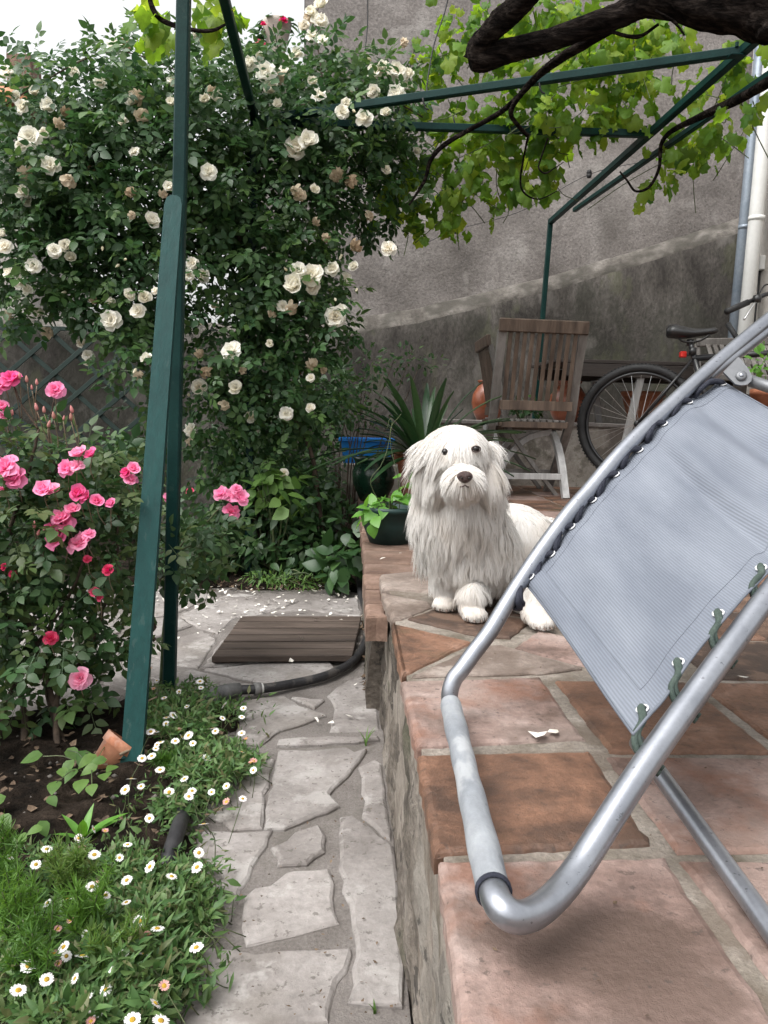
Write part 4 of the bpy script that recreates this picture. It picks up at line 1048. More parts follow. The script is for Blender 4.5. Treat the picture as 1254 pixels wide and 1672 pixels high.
for s in (-.05, .05):
    bt_(bp_(0, 0, s), BB + lat * s * .5, .009); bt_(bp_(0, 0, s), ST + lat * s * .4 - [0, 0, .05], .008); bt_(HB + lat * s, bp_(1.06, 0, s), .013, 'fork_blade')
sp = on_y(1128, 550, 4.42); SD = sp
bt_(ST, SD - [0, 0, .03], .0145, 'seat_post')
V, Fc = tube([ST - [0, 0, .02], ST + [0, 0, .02]], .022, 12); obj('seat_clamp', V, Fc, M['bike'], bk)
# saddle: lofted nose to tail, nose towards the handlebar
secs = [(-.135, .030, .055, .0), (-.125, .066, .085, .0), (-.09, .075, .092, -.0), (-.04, .060, .078, -.008), (.02, .036, .055, -.010), (.08, .022, .045, -.004), (.125, .019, .040, .002), (.142, .010, .02, .004)]
V = []; ns_ = 14
for f, w_, h_, dz in secs:
    for k in range(ns_):
        a = 2 * math.pi * k / ns_; V.append(SD + hd * f + lat * w_ * math.cos(a) + np.array([0, 0, .028 + dz + .5 * h_ * math.sin(a) * (1 if math.sin(a) > 0 else .8)]))
Fc = [(i * ns_ + j, (i + 1) * ns_ + j, (i + 1) * ns_ + (j + 1) % ns_, i * ns_ + (j + 1) % ns_) for i in range(len(secs) - 1) for j in range(ns_)] + [tuple(range(ns_)), tuple((len(secs) - 1) * ns_ + j for j in range(ns_))[::-1]]
sad = obj('saddle', V, Fc, M['saddle'], bk)
for s in (-.02, .02):
    V, Fc = tube(smooth_path([SD + hd * -.08 + lat * s + [0, 0, .01], SD + hd * -.04 + lat * s - [0, 0, .025], SD + hd * .04 + lat * s - [0, 0, .025], SD + hd * .10 + lat * s + [0, 0, .008]], 16), .004, 6); obj('saddle_rail', V, Fc, M['bike'], sad)
V, Fc = tube([SD - [0, 0, .05], SD - [0, 0, .015]], .02, 10); obj('post_clamp', V, Fc, M['bike'], bk)
p = SD - [0, 0, .10] - hd * .035; V, Fc = bevel_box(p - .018, p + .018, .006); obj('rear_light', V, Fc, M['red_plastic'], bk, smooth=False)
V, Fc = tube([p + hd * .012, p + hd * .05], .006, 8); obj('light_bracket', V, Fc, M['bike'], bk)
# handlebar: right grip shows left of the tube
gr = on_y(1188, 508, 3.95); ge = on_y(1232, 489, 4.02); gc = on_y(1262, 478, 4.06); gd = on_y(1330, 470, 4.35)
V, Fc = tube(smooth_path([gr, ge, gc, gd], 30), .012, 10); hb = obj('handlebar', V, Fc, M['bike'], bk)
V, Fc = tube([gr - (ge - gr) * .04, gr + (ge - gr) * .75], .0165, 12); obj('grip', V, Fc, M['rubber'], bk)
V, Fc = tube(smooth_path([on_y(1236, 490, 4.0), on_y(1225, 506, 3.97), on_y(1215, 522, 3.95)], 10), .005, 8); obj('brake_lever', V, Fc, M['chrome'], bk)
p = on_y(1236, 488, 4.0); V, Fc = lathe([(0, -.02), (.02, -.018), (.024, 0), (.018, .018), (0, .022)], 14, p); obj('shifter', V, Fc, M['bike'], bk)
V, Fc = tube(smooth_path([p, on_y(1250, 465, 4.0), on_y(1275, 470, 4.05)], 10), .004, 6); obj('brake_cable', V, Fc, M['rubber'], bk)
V, Fc = tube([on_y(1188, 528, 4.25), on_y(1212, 566, 4.2)], .014, 12); obj('bar_end', V, Fc, M['rubber'], bk)
bt_(gd, HT, .015, 'stem')

# ---------------------------------------------------------------- jars and pots
def pot(name, label, cat, px, ybase_z, Y, prof, m, n=36, group=None, soil=None, x=None, lip=None):
    X = on_y(px, 700, Y)[0] if x is None else x
    r = thing(name, label, cat, (X, Y, ybase_z), group)
    V, Fc = lathe(prof, n, (X, Y, ybase_z)); obj('body', V, Fc, m, r)
    if soil: V, Fc = lathe([(0, soil[1] + .01), (soil[0] * .6, soil[1] + .006), (soil[0], soil[1])], 20, (X, Y, ybase_z)); obj('soil', V, Fc, M['soil'], r)
    return r
jar = [(0, 0), (.075, 0), (.10, .05), (.115, .12), (.108, .18), (.075, .235), (.062, .25), (.075, .262), (.08, .275), (.068, .277), (.055, .25), (.06, .22), (.09, .15), (.08, .05), (0, .03)]
pot('clay_jar', 'glazed clay jar standing left of the chairs on the low wall', 'jar', 795, .845, 5.4, jar, M['glazed_clay'])
pot('clay_jar', 'clay jar seen through the slats of the nearer chair', 'jar', 925, .845, 5.45, [(a * 1.15, b * 1.05) for a, b in jar], M['glazed_clay'])
pot('clay_pot', 'clay pot under the table seen through the bicycle wheel', 'pot', 1046, .845, 5.35, [(0, 0), (.085, 0), (.125, .14), (.14, .19), (.15, .19), (.15, .225), (.135, .225), (.12, .17), (0, .15)], M['terracotta'])
V_ = [(0, 0), (.10, 0), (.135, .10), (.145, .17), (.155, .172), (.155, .20), (.143, .20), (.135, .16), (0, .155)]
gp = pot('plastic_pot', 'round dark green plastic pot on the brick landing left of the dog', 'flowerpot', 640, .36, 2.98, [(a * .78, b * .72) for a, b in V_], M['plastic_green'], soil=(.10, .122))
glz = pot('glazed_pot', 'dark green glazed pot in front of the blue tub', 'flowerpot', 612, .36, 4.45, [(0, 0), (.075, 0), (.12, .10), (.125, .17), (.105, .22), (.115, .235), (.125, .255), (.11, .257), (.095, .22), (0, .2)], M['glazed_green'])
sp_ = pot('strap_pot', 'brown clay pot of the strap leaved plant behind the dog', 'flowerpot', 694, .36, 4.15, [(0, 0), (.10, 0), (.145, .24), (.16, .24), (.165, .30), (.145, .30), (.135, .25), (0, .24)], M['terracotta'], soil=(.135, .26))
# blue tub
a = on_y(556, 757, 5.02); b = on_y(640, 757, 5.02); c = on_y(566, 715, 5.02)
X0, X1, Z0, Z1 = a[0], b[0], a[2], c[2] + .0
V = []
for (ins, z, yy) in ((.02, Z0, 0), (0, Z1 - .02, 0), (-.015, Z1 - .02, 0), (-.015, Z1, 0), (.01, Z1, 0), (.03, Z0 + .02, 0)):
    for sx, sy in ((0, 0), (1, 0), (1, 1), (0, 1)):
        V.append((X0 + ins if sx == 0 else X1 - ins, 5.0 + ins if sy == 0 else 5.22 - ins, z))
Fc = [(i * 4 + j, i * 4 + (j + 1) % 4, (i + 1) * 4 + (j + 1) % 4, (i + 1) * 4 + j) for i in range(5) for j in range(4)] + [(3, 2, 1, 0), (20, 21, 22, 23)]
tag(obj('plastic_tub', V, Fc, M['plastic_blue'], smooth=False), 'bright blue plastic tub on the masonry block behind the pots', 'tub')
# broken tilted clay pot at the plank's foot
pc = on_z(166, 1262, .0)
tp = thing('tilted_pot', 'orange clay pot tipped over in the soil at the foot of the plank', 'flowerpot', pc)
V, Fc = lathe([(0, 0), (.035, 0), (.05, .09), (.055, .09), (.056, .115), (.048, .115), (.044, .09), (0, .02)], 28)
R = np.array(Matrix.Rotation(math.radians(38), 3, 'Y') @ Matrix.Rotation(math.radians(-25), 3, 'X'))
obj('body', V @ R.T * .95 + pc + [-.015, 0, -.022], Fc, M['terracotta'], tp)
# urn with red flowers high up behind the roses, on its pillar
uy = 6.9; up0 = on_y(452, 95, uy)
ut = thing('stone_urn', 'pale stone urn of red geraniums above the rose arch', 'urn', up0)
s = .122
V, Fc = lathe([(0, -.02), (.45 * s, -.02), (.5 * s, .0), (.62 * s, .10), (.82 * s, .22), (.98 * s, .32), (1.0 * s, .36), (.85 * s, .37), (.8 * s, .30), (0, .28)], 28, up0); V[:, 2] = up0[2] + (V[:, 2] - up0[2]) * .78; obj('body', V, Fc, M['urn_stone'], ut)
V, Fc = bevel_box(up0 + [-.13, -.13, -up0[2]], up0 + [.13, .13, -.02], .01)
tag(obj('pillar', V, Fc, M['wall'], smooth=False), 'cement pillar hidden behind the roses under the stone urn', 'pillar')
# hanging wires
for pts, lab in (([(600, -30, 4.6), (600, 40, 4.6), (594, 100, 4.55), (590, 140, 4.5), (584, 165, 4.4)], 'thin dark wire hanging left of the roof beams above the roses'),
                 ([(738, -30, 4.0), (726, 20, 4.0), (708, 75, 3.95), (697, 140, 3.9), (698, 150, 3.88)], 'thin dark wire hanging down to the upper green beam'),
                 ([(446, 40, 4.6), (452, 70, 4.6), (460, 105, 4.6), (466, 130, 4.6)], 'short thin wire in front of the stone urn')):
    V, Fc = tube(smooth_path([on_y(*p) for p in pts], 24), .0035, 6); tag(obj('wire', V, Fc, M['rubber']), lab, 'wire')
cw = thing('wall_wire', 'thin wire with two small black insulators strung along the tall wall', 'wire', on_y(745, 375, 5.98))
V, Fc = tube(smooth_path([on_y(700, 395, 5.97), on_y(745, 375, 5.97), on_y(850, 345, 5.97), on_y(962, 285, 5.97), on_y(1060, 262, 5.97)], 30), .0025, 5); obj('strand', V, Fc, M['rubber'], cw)
for x, y in ((745, 375), (962, 284)):
    V, Fc = lathe([(0, -.03), (.014, -.028), (.022, -.005), (.012, .0), (.022, .005), (.014, .028), (0, .03)], 10, on_y(x, y, 5.965)); obj('insulator', V, Fc, M['rubber'], cw)
# ---------------------------------------------------------------- plants: templates
def ovate(L=1.0, W=.56, fold=.10, curl=.12, rows=3, tip=1.0):
    """a folded ovate leaf along +Y, normal +Z"""
    V = [(0, 0, 0)]; ts = np.linspace(0, 1, rows + 2)[1:-1]
    for t in ts:
        w = W * .5 * math.sin(math.pi * t ** .75) ** .9 * (1 - .15 * t)
        z = -curl * t * t
        V += [(-w, t * L, z + fold * w * 2), (0, t * L + .01, z), (w, t * L, z + fold * w * 2)]
    V.append((0, L * tip, -curl))
    Fc = [(0, 2, 1), (0, 3, 2)]
    for r in range(rows - 1):
        a = 1 + r * 3; b = a + 3
        Fc += [(a, a + 1, b + 1), (a, b + 1, b), (a + 1, a + 2, b + 2), (a + 1, b + 2, b + 1)]
    a = 1 + (rows - 1) * 3; e = len(V) - 1
    Fc += [(a, a + 1, e), (a + 1, a + 2, e)]
    return np.array(V, float), np.array(Fc)

def frames(ax, nm):
    ax = nrms(ax); nm = nrms(nm - (nm * ax).sum(-1, keepdims=True) * ax); sd = np.cross(ax, nm)
    return np.stack([sd, ax, nm], -1)                          # columns: side, axis, normal

def compound(n=5, seed=0):
    r = np.random.default_rng(seed); V0, F0 = ovate(W=.62, fold=.09, curl=.14)
    Vs, Fs, k = [], [], 0
    spots = [((0, .62), 0, .40)]
    for i in range((n - 1) // 2):
        y = .50 - .25 * i
        for s in (-1, 1): spots.append(((0, y + .02 * s), s * (62 + 8 * i), .34 - .05 * i))
    for (x, y), a, s in spots:
        a = math.radians(a + r.normal(0, 7)); R = np.array(Matrix.Rotation(-a, 3, 'Z') @ Matrix.Rotation(r.normal(0, .25), 3, 'Y') @ Matrix.Rotation(r.normal(-.1, .15), 3, 'X'))
        V = V0 * s * r.uniform(.85, 1.1); V = V @ R.T + [math.sin(a) * .03, y, -.06 * y * y]
        Vs.append(V); Fs.append(F0 + k); k += len(V)
    V = np.array([(-.006, 0, 0), (.006, 0, 0), (.006, .63, -.02), (-.006, .63, -.02)]); Vs.append(V); Fs.append(np.array([(0, 1, 2), (0, 2, 3)]) + k)
    return np.concatenate(Vs), np.concatenate(Fs)

def vine_leaf(seed=0):
    r = np.random.default_rng(seed)
    lobes = [(-152, .55), (-122, .56), (-92, .76), (-72, .72), (-54, .64), (-36, .84), (-17, .80), (0, 1.0), (17, .80), (36, .84), (54, .64), (72, .72), (92, .76), (122, .56), (152, .55)]
    V = [(0, 0, 0)]
    mid = []
    for a, d in lobes:
        t = math.radians(a); d = d * r.uniform(.92, 1.08)
        mid.append((.5 * d * math.sin(t), .5 * d * math.cos(t), .05 + r.normal(0, .015)))
        V.append((d * math.sin(t) * .92, d * math.cos(t), -(.16 + .14 * (seed % 3)) * d * d + .10 * (1 if a % 4 == 0 else -1) + r.normal(0, .05)))
    n = len(lobes); V += mid
    Fc = []
    for i in range(n - 1):
        Fc += [(0, n + 2 + i, n + 1 + i), (n + 1 + i, n + 2 + i, 2 + i), (n + 1 + i, 2 + i, 1 + i)]
    k = len(V); V += [(-.015, 0, .0), (.015, 0, .0), (.01, -.55, -.18), (-.01, -.55, -.18)]; Fc += [(k, k + 1, k + 2), (k, k + 2, k + 3)]
    return np.array(V, float) * .62 + [0, .3, 0], np.array(Fc)[:, ::-1]

def rose(seed=0, layers=((5, .9, .20, .55), (5, .82, .55, .5), (4, .65, .9, .45), (3, .45, 1.2, .36)), ruffle=.06, droop=0.0):
    """a double rose: layers of cupped petals (count, length, opening angle from flat, width)"""
    r = np.random.default_rng(seed); Vs, Fs, k = [], [], 0; off = 0
    nu, nv = 4, 4
    for cnt, ln, op, wd in layers:
        off += r.uniform(.3, .9)
        for p in range(cnt):
            a = off + 2 * math.pi * p / cnt + r.normal(0, .12); o = op + r.normal(0, .13); l = ln * r.uniform(.85, 1.12)
            V = []
            for j in range(nv):
                t = j / (nv - 1)
                w = wd * math.sin(math.pi * min(.97, .12 + .62 * t)) ** .8
                ang = o + .5 * (1 - t) - .55 * t * t
                rr = .06 + l * t * math.cos(o) - .10 * t * t * (o > .8); zz = l * t * math.sin(o) + .16 * l * math.sin(t * 2.4) - .22 * l * t * t * (o < .5) - droop * t
                for i in range(nu):
                    s = (i / (nu - 1) - .5) * 2
                    x = rr - abs(s) ** 2 * w * .25 * (1 if o < .8 else 1.2); z = zz + w * .30 * s * s + r.normal(0, ruffle) * t
                    V.append((x * math.cos(a) - s * w * math.sin(a), x * math.sin(a) + s * w * math.cos(a), z))
            Vs.append(np.array(V)); Fs += [(k + j * nu + i, k + j * nu + i + 1, k + (j + 1) * nu + i + 1, k + (j + 1) * nu + i) for j in range(nv - 1) for i in range(nu - 1)]; k += nu * nv
    V = np.concatenate(Vs); V = V * .5; V[:, 2] -= .05
    return np.stack([V[:, 0], V[:, 2], -V[:, 1]], 1), np.array(Fs)       # axis along +Y

def bud(seed=0):
    V, Fc = lathe([(0, 0), (.12, .05), (.2, .25), (.17, .5), (.08, .75), (0, .85)], 8)
    return np.stack([V[:, 0], V[:, 2], -V[:, 1]], 1), np.array(Fc)

def to_tris(Fc):
    Fc = np.asarray(Fc)
    return Fc if Fc.shape[1] == 3 else np.concatenate([Fc[:, [0, 1, 2]], Fc[:, [0, 2, 3]]])

def in_view(P, mx=40, my=40):
    v = (P - CAM) @ CM; px = CX - F * v[:, 0] / v[:, 2]; py = CY + F * v[:, 1] / v[:, 2]
    return (v[:, 2] < -.05) & (px > -mx) & (px < 1254 + mx) & (py > -my) & (py < 1672 + my), px, py

def foliage(root, tmpls, pos, ax, nm, sc, m, n_parts=0, part='leaf', joined='foliage', prio=None):
    """the leaves that show largest become parts of root, the rest one joined part"""
    pos = np.asarray(pos); n = len(pos); R = frames(np.asarray(ax, float), np.asarray(nm, float)); sc = np.broadcast_to(np.asarray(sc, float), (n,))
    var = rng.integers(0, len(tmpls), n); single = np.zeros(n, bool)
    if n_parts:
        vis, _, _ = in_view(pos, -5, -5); dist = np.linalg.norm(pos - CAM, axis=1)
        key = np.where(vis, dist / sc * sc.mean() if prio is None else prio, 1e6); single[np.argsort(key)[:n_parts]] = True
        meshes = [mesh_np(part, V, Fc, m) for V, Fc in tmpls]
        base = Matrix.Translation(-Vector(world_loc(root)))
        for i in np.nonzero(single & (key < 1e5))[0]:
            o = bpy.data.objects.new(part, meshes[var[i]]); COL.objects.link(o); o.parent = root; o.matrix_parent_inverse = base
            A4 = np.eye(4); A4[:3, :3] = R[i] * sc[i]; A4[:3, 3] = pos[i]; o.matrix_basis = Matrix(A4.tolist())
    Vs, Fs, rn, k = [], [], [], 0
    for t, (V, Fc) in enumerate(tmpls):
        ids = np.nonzero((var == t) & ~single)[0]
        if not len(ids): continue
        Q = np.einsum('nij,vj->nvi', R[ids], V) * sc[ids][:, None, None] + pos[ids][:, None]
        Fc = to_tris(Fc)
        Vs.append(Q.reshape(-1, 3)); Fs.append((Fc[None] + (np.arange(len(ids)) * len(V))[:, None, None]).reshape(-1, 3) + k)
        rn.append(np.repeat(rng.uniform(0, 1, len(ids)), len(V))); k += len(ids) * len(V)
    if Vs:
        o = obj(joined, np.concatenate(Vs), np.concatenate(Fs), m, root, rnd=np.concatenate(rn))
        return tag(o, kind='stuff')

def put(name, me, root, p, axis, s, roll=None):
    """one flower or leaf object with a shared mesh; its axis is the mesh's +Y"""
    ax = nrm(axis); nm = rng.normal(0, 1, 3); R = frames(ax[None], nm[None])[0]
    o = bpy.data.objects.new(name, me); COL.objects.link(o); o.parent = root; o.matrix_parent_inverse = Matrix.Translation(-Vector(world_loc(root)))
    A4 = np.eye(4); A4[:3, :3] = R * s; A4[:3, 3] = p; o.matrix_basis = Matrix(A4.tolist())
    return o

def clump_points(cl, total, surf=.45):
    """points and outward directions in ellipsoids given in photo pixels at a depth"""
    vol = np.array([c[2] * c[3] * c[5] * (c[6] if len(c) > 6 else 1) for c in cl]) ** .8; cnt = (total * vol / vol.sum()).astype(int)
    P, O = [], []
    for c, k in zip(cl, cnt):
        cx, cy, rx, ry, Y, dy = c[:6]; ctr = on_y(cx, cy, Y); u = nrms(rng.normal(0, 1, (k, 3))); rr = rng.uniform(0, 1, k) ** surf
        rr *= 1 + .22 * np.sin(u[:, 0] * 7 + cx) * np.sin(u[:, 2] * 6 + cy) + .08 * rng.normal(0, 1, k)
        sc_ = np.array([rx * Y / F, dy, ry * Y / F]); P.append(ctr + u * rr[:, None] * sc_); O.append(u)
    return np.concatenate(P), np.concatenate(O)

def leaf_axes(O, out=.6, rnd=.7, down=-.25, up=.8):
    n = len(O); ax = O * out + rng.normal(0, rnd, (n, 3)) * .6 + [0, 0, down]
    nm = np.array([0, 0, up]) + O * .55 + rng.normal(0, .35, (n, 3)) + [-.1, -.25, 0]
    return ax, nm

def canes(root, specs, m, name='cane', n=26, rough=.12):
    for pts, r0, r1 in specs:
        P = smooth_path(pts, n); P = P + .006 * rng.normal(0, 1, P.shape) * np.linspace(0, 1, n)[:, None] * (r0 / .006) * .3
        V, Fc = tube(P, np.linspace(r0, r1, n), 8, rough=1 + rng.normal(0, rough, (n, 8))); obj(name, V, Fc, m, root)

# ---------------------------------------------------------------- climbing white rose
wr = thing('climbing_rose', 'large dark leaved climbing rose full of white blooms over the pergola corner', 'rose', bb + [.05, .05, 0])
CR = [(50, 250, 105, 110, 3.9, .4), (160, 190, 110, 85, 4.0, .4), (150, 330, 140, 120, 3.9, .45), (55, 400, 95, 90, 3.8, .3), (270, 260, 120, 140, 3.95, .45), (250, 450, 90, 110, 3.85, .35),
      (232, 590, 48, 75, 3.75, .2), (200, 520, 60, 50, 3.8, .2), (380, 190, 120, 90, 4.1, .4), (400, 330, 140, 130, 4.05, .4), (520, 205, 130, 90, 4.2, .4), (600, 190, 85, 70, 4.3, .3), (545, 300, 100, 100, 4.2, .3), (450, 440, 115, 100, 4.0, .35),
      (500, 510, 82, 85, 4.0, .3), (400, 570, 105, 110, 4.0, .35), (475, 640, 85, 85, 4.05, .3), (355, 690, 60, 95, 4.0, .25), (430, 770, 80, 90, 4.15, .3), (525, 120, 50, 75, 4.4, .22), (620, 130, 60, 45, 4.4, .2),
      (340, 110, 60, 55, 4.4, .25), (185, 95, 50, 40, 4.5, .2), (440, 120, 70, 45, 4.5, .25), (640, 260, 55, 75, 4.3, .2), (620, 350, 45, 45, 4.25, .15), (370, 840, 50, 90, 4.1, .2), (90, 130, 60, 40, 4.3, .2), (260, 130, 80, 50, 4.2, .3), (140, 470, 70, 45, 3.85, .2), (20, 500, 40, 45, 3.8, .2)]
P, O = clump_points(CR, 7600, .42)
ax, nm = leaf_axes(O)
rose_l = [compound(5, s) for s in range(4)] + [compound(7, 9)]
foliage(wr, rose_l, P, ax, nm, rng.uniform(.10, .165, len(P)), M['leaf_rose'], 300)
B0 = bb + [.06, .06, 0]
canes(wr, [([B0, on_y(408, 760, 4.05), on_y(402, 560, 4.1), on_y(400, 360, 4.05), on_y(420, 210, 4.0)], .022, .012),
           ([B0 + [.05, .03, 0], on_y(395, 640, 4.1), on_y(398, 420, 4.05), on_y(330, 280, 4.0), on_y(180, 240, 3.9)], .017, .007),
           ([B0 + [.35, .05, 0], on_y(518, 800, 4.1), on_y(505, 730, 4.1), on_y(480, 680, 4.1), on_y(440, 560, 4.05)], .014, .008),
           ([on_y(-20, 190, 3.7), on_y(60, 140, 3.8), on_y(150, 92, 3.9), on_y(215, 87, 4.0), on_y(300, 120, 4.0)], .004, .003),
           ([on_y(410, 210, 4.0), on_y(500, 170, 4.2), on_y(600, 150, 4.3), on_y(690, 190, 4.3)], .010, .004),
           ([on_y(400, 330, 4.0), on_y(300, 380, 3.9), on_y(220, 470, 3.8), on_y(140, 560, 3.75)], .008, .003),
           ([on_y(520, 190, 4.3), on_y(525, 120, 4.4), on_y(515, 50, 4.45), on_y(520, 10, 4.45)], .006, .003)], M['twig'])
wm = [mesh_np('rose_bloom', *rose(s, ruffle=.05 + .03 * s), M['petal_white']) for s in range(4)]
wm2 = [mesh_np('rose_bloom', *rose(s + 10, layers=((5, .8, .35 + .12 * s, .5), (5, .75, .75 + .1 * s, .5), (4, .6, 1.1, .45), (3, .4, 1.35, .35)), ruffle=.09), M['petal_white']) for s in range(4)]
wd = [mesh_np('faded_bloom', *rose(s + 20, layers=((5, .9, -.35, .35), (5, .8, .1, .35), (3, .6, .9, .3)), ruffle=.16, droop=.3), M['petal_dried']) for s in range(3)]
wb = mesh_np('rose_bud', *bud(), M['bud_white'])
def pxl(ox, oy, s, L): return [(ox + t[0] / s, oy + t[1] / s, *(t[2:] or (1.0,))) for t in L]
S3 = 2.986
WF = pxl(0, 0, S3, [(80, 470), (105, 515), (170, 450), (240, 520, 1.4), (145, 665, 1.5), (215, 650), (100, 710), (245, 805, 1.3), (640, 495, 1.2), (595, 592), (490, 400), (360, 350), (835, 500), (650, 735, .8), (740, 1080, 1.5),
                    (320, 1195, 1.1), (270, 1220), (345, 1250), (105, 930, 1.2), (20, 1200, 1.2), (1000, 485), (1060, 475, 1.2), (1015, 835, 1.2), (825, 910), (960, 180, 1.2), (845, 390), (1220, 310, 1.2), (10, 1140), (560, 230, 1.2), (130, 980), (1040, 180), (30, 350)]) \
   + pxl(400, 0, S3, [(365, 110, 1.5), (375, 20, 1.3), (330, 170), (380, 190), (25, 310, 1.2), (100, 355, 1.5), (130, 435, 1.5), (160, 510), (190, 350), (70, 285), (330, 400), (360, 460, 1.1), (630, 350, 1.3), (675, 340, 1.4), (740, 350, 1.4), (795, 365, 1.2), (625, 445, 1.2),
                      (740, 455, 1.4), (790, 420, 1.1), (495, 500, .9), (475, 540, 1), (245, 720, 1.9), (305, 690, 1.7), (580, 575, 1.3), (840, 735, .8), (340, 925), (700, 1210, 1.2), (690, 550, 1), (690, 830, .9), (250, 260, 1), (290, 130, 1.1), (320, 60, 1.1)]) \
   + pxl(0, 400, S3, [(265, 25), (320, 5, 1.1), (345, 60, 1), (160, 100, 1.2), (130, 215), (190, 330, 1), (95, 180), (40, 130, 1.1), (535, 275, .9), (540, 365, 1.5), (630, 245, 1.1), (705, 255, 1.2), (670, 320, 1.2), (755, 220, .7), (395, 480, .9), (430, 535, .9), (430, 578, .9), (715, 550, 1.1),
                      (935, 85, .9), (920, 145, 1), (990, 150, 1.3), (1125, 515, 1.5), (970, 690, 1.4), (1150, 700, 1.5), (1222, 835, 1), (925, 900, 1.2)]) \
   + pxl(400, 400, S3, [(240, 195, 1.9), (320, 145, 1.7), (330, 205, 1.3), (425, 115, 1.3), (260, 120, 1.2), (440, 350, 1.9), (468, 315, 1.1), (185, 300, .9), (120, 480, .8), (530, 105, 1), (490, 160, .9), (320, 645, .8), (318, 795, .9), (203, 822, 1.1), (28, 835, 1), (190, 1112, .9)])
WD = pxl(0, 0, S3, [(690, 470, 1.3), (690, 570, 1.3), (340, 870, 1.3), (310, 560, .9), (280, 620), (590, 220, 1.2), (130, 860, 1.2), (790, 960, .8), (650, 1050, .7), (1030, 460, 1), (630, 945, .9)]) \
   + pxl(400, 0, S3, [(460, 865, 1.1), (500, 870, 1.2), (620, 1045, .9), (270, 960, 1.1), (330, 1090, .8), (760, 200, .8), (150, 370, 1.1), (300, 70, 1.2), (430, 870), (230, 940), (520, 1210, 1.2), (390, 1165, .8)]) \
   + pxl(0, 400, S3, [(245, 425, 1.1), (680, 650, .9), (980, 545, .9), (985, 610, 1.1), (1110, 775, 1), (905, 960, .9), (20, 360, .9), (1160, 610, .9), (455, 280, .7), (1045, 310, .7)]) \
   + pxl(400, 400, S3, [(220, 330, 1.2), (340, 600, 1.2), (120, 350, .8), (380, 620, .7), (130, 310, .8)])
WB = pxl(400, 400, S3, [(545, 218), (465, 60), (366, 103), (200, 120), (440, 265)]) + pxl(0, 400, S3, [(500, 15), (610, 70), (315, 230), (660, 610, 1.2), (980, 380), (1020, 275), (920, 730, 1.2), (575, 100)]) + pxl(400, 0, S3, [(520, 440), (610, 290), (530, 540), (470, 1245)])
def rose_Y(x, y):
    best = 9
    for c in CR:
        q = ((x - c[0]) / c[2]) ** 2 + ((y - c[1]) / c[3]) ** 2
        if q < 1.1: best = min(best, c[4] - c[5] * math.sqrt(max(0, 1.0 - min(q, 1))) * .95 - .03)
    return best if best < 9 else 3.85
for L, meshes, base in ((WF, wm, .075), (WD, wd, .066), (WB, [wb], .034)):
    for i, (x, y, s) in enumerate(L):
        p = on_y(x, y, rose_Y(x, y)); ms = meshes
        if L is WF and i % 3 != 1: ms = wm2
        axd = np.array([rng.normal(-.1, .35), -1.0, rng.uniform(0, .8)]) if L is WF else np.array([rng.normal(0, .5), -.6, rng.uniform(-.9, .2)])
        put(ms[0].name.split('.')[0], ms[rng.integers(len(ms))], wr, p - nrm(axd) * .01, axd, base * s * (p[1] / 3.8))
# ---------------------------------------------------------------- pink rose bushes
pr = thing('pink_rose_bush', 'large bush of pink roses in the left foreground bed', 'rose bush', on_z(80, 1240, .02))
CP = [(45, 880, 100, 100, 1.98, .26), (145, 850, 85, 85, 2.05, .22), (90, 1010, 110, 75, 1.98, .26), (40, 770, 60, 75, 1.98, .18), (40, 1110, 80, 45, 1.95, .18), (185, 930, 45, 75, 2.08, .16), (170, 1040, 60, 45, 2.02, .14), (130, 750, 90, 35, 2.05, .14), (15, 700, 40, 35, 2.0, .12, .5), (-60, 950, 90, 180, 1.95, .25), (125, 1130, 70, 35, 1.98, .12), (195, 820, 30, 55, 2.1, .1)]
P, O = clump_points(CP, 1150, .5); ax, nm = leaf_axes(O, .6, .7, -.1, .9)
foliage(pr, rose_l, P, ax, nm, rng.uniform(.07, .12, len(P)), M['leaf_rose2'], 300)
b1 = on_z(95, 1245, .0); b2 = on_z(35, 1250, .0); b3 = on_z(-10, 1230, .0)
canes(pr, [([b1, on_y(88, 1150, 1.93), on_y(60, 1060, 1.95), on_y(30, 960, 1.97)], .009, .005), ([b1, on_y(95, 1130, 1.95), on_y(140, 1070, 1.98), on_y(180, 960, 2.03), on_y(200, 800, 2.1)], .008, .003),
           ([b2, on_y(40, 1160, 1.92), on_y(18, 1060, 1.95), on_y(10, 900, 1.97), on_y(50, 760, 1.97), on_y(62, 700, 1.97)], .009, .003), ([b1 + [.02, .02, 0], on_y(75, 1120, 2.0), on_y(85, 1000, 2.03), on_y(100, 840, 2.03), on_y(85, 740, 2.0)], .008, .003),
           ([b3, on_y(30, 1100, 1.95), on_y(110, 980, 1.96), on_y(150, 880, 1.9)], .006, .003), ([on_y(85, 740, 2.0), on_y(80, 700, 2.0), on_y(88, 650, 2.0)], .003, .0015), ([on_y(62, 700, 1.97), on_y(35, 660, 1.97), on_y(22, 625, 1.97)], .003, .0015)], M['twig'])
pm = [mesh_np('rose_bloom', *rose(s + 40, ruffle=.10), M['petal_pink']) for s in range(3)] + [mesh_np('rose_bloom', *rose(s + 50, layers=((5, .8, .5, .5), (5, .7, .9, .5), (4, .5, 1.25, .4)), ruffle=.08), M['petal_pink']) for s in range(2)]
pdp = [mesh_np('rose_bloom', *rose(s + 60, layers=((5, .85, .3, .5), (4, .7, .85, .5), (3, .5, 1.2, .4))), M['petal_deep']) for s in range(2)]
pb = mesh_np('rose_bud', *bud(), M['bud_pink'])
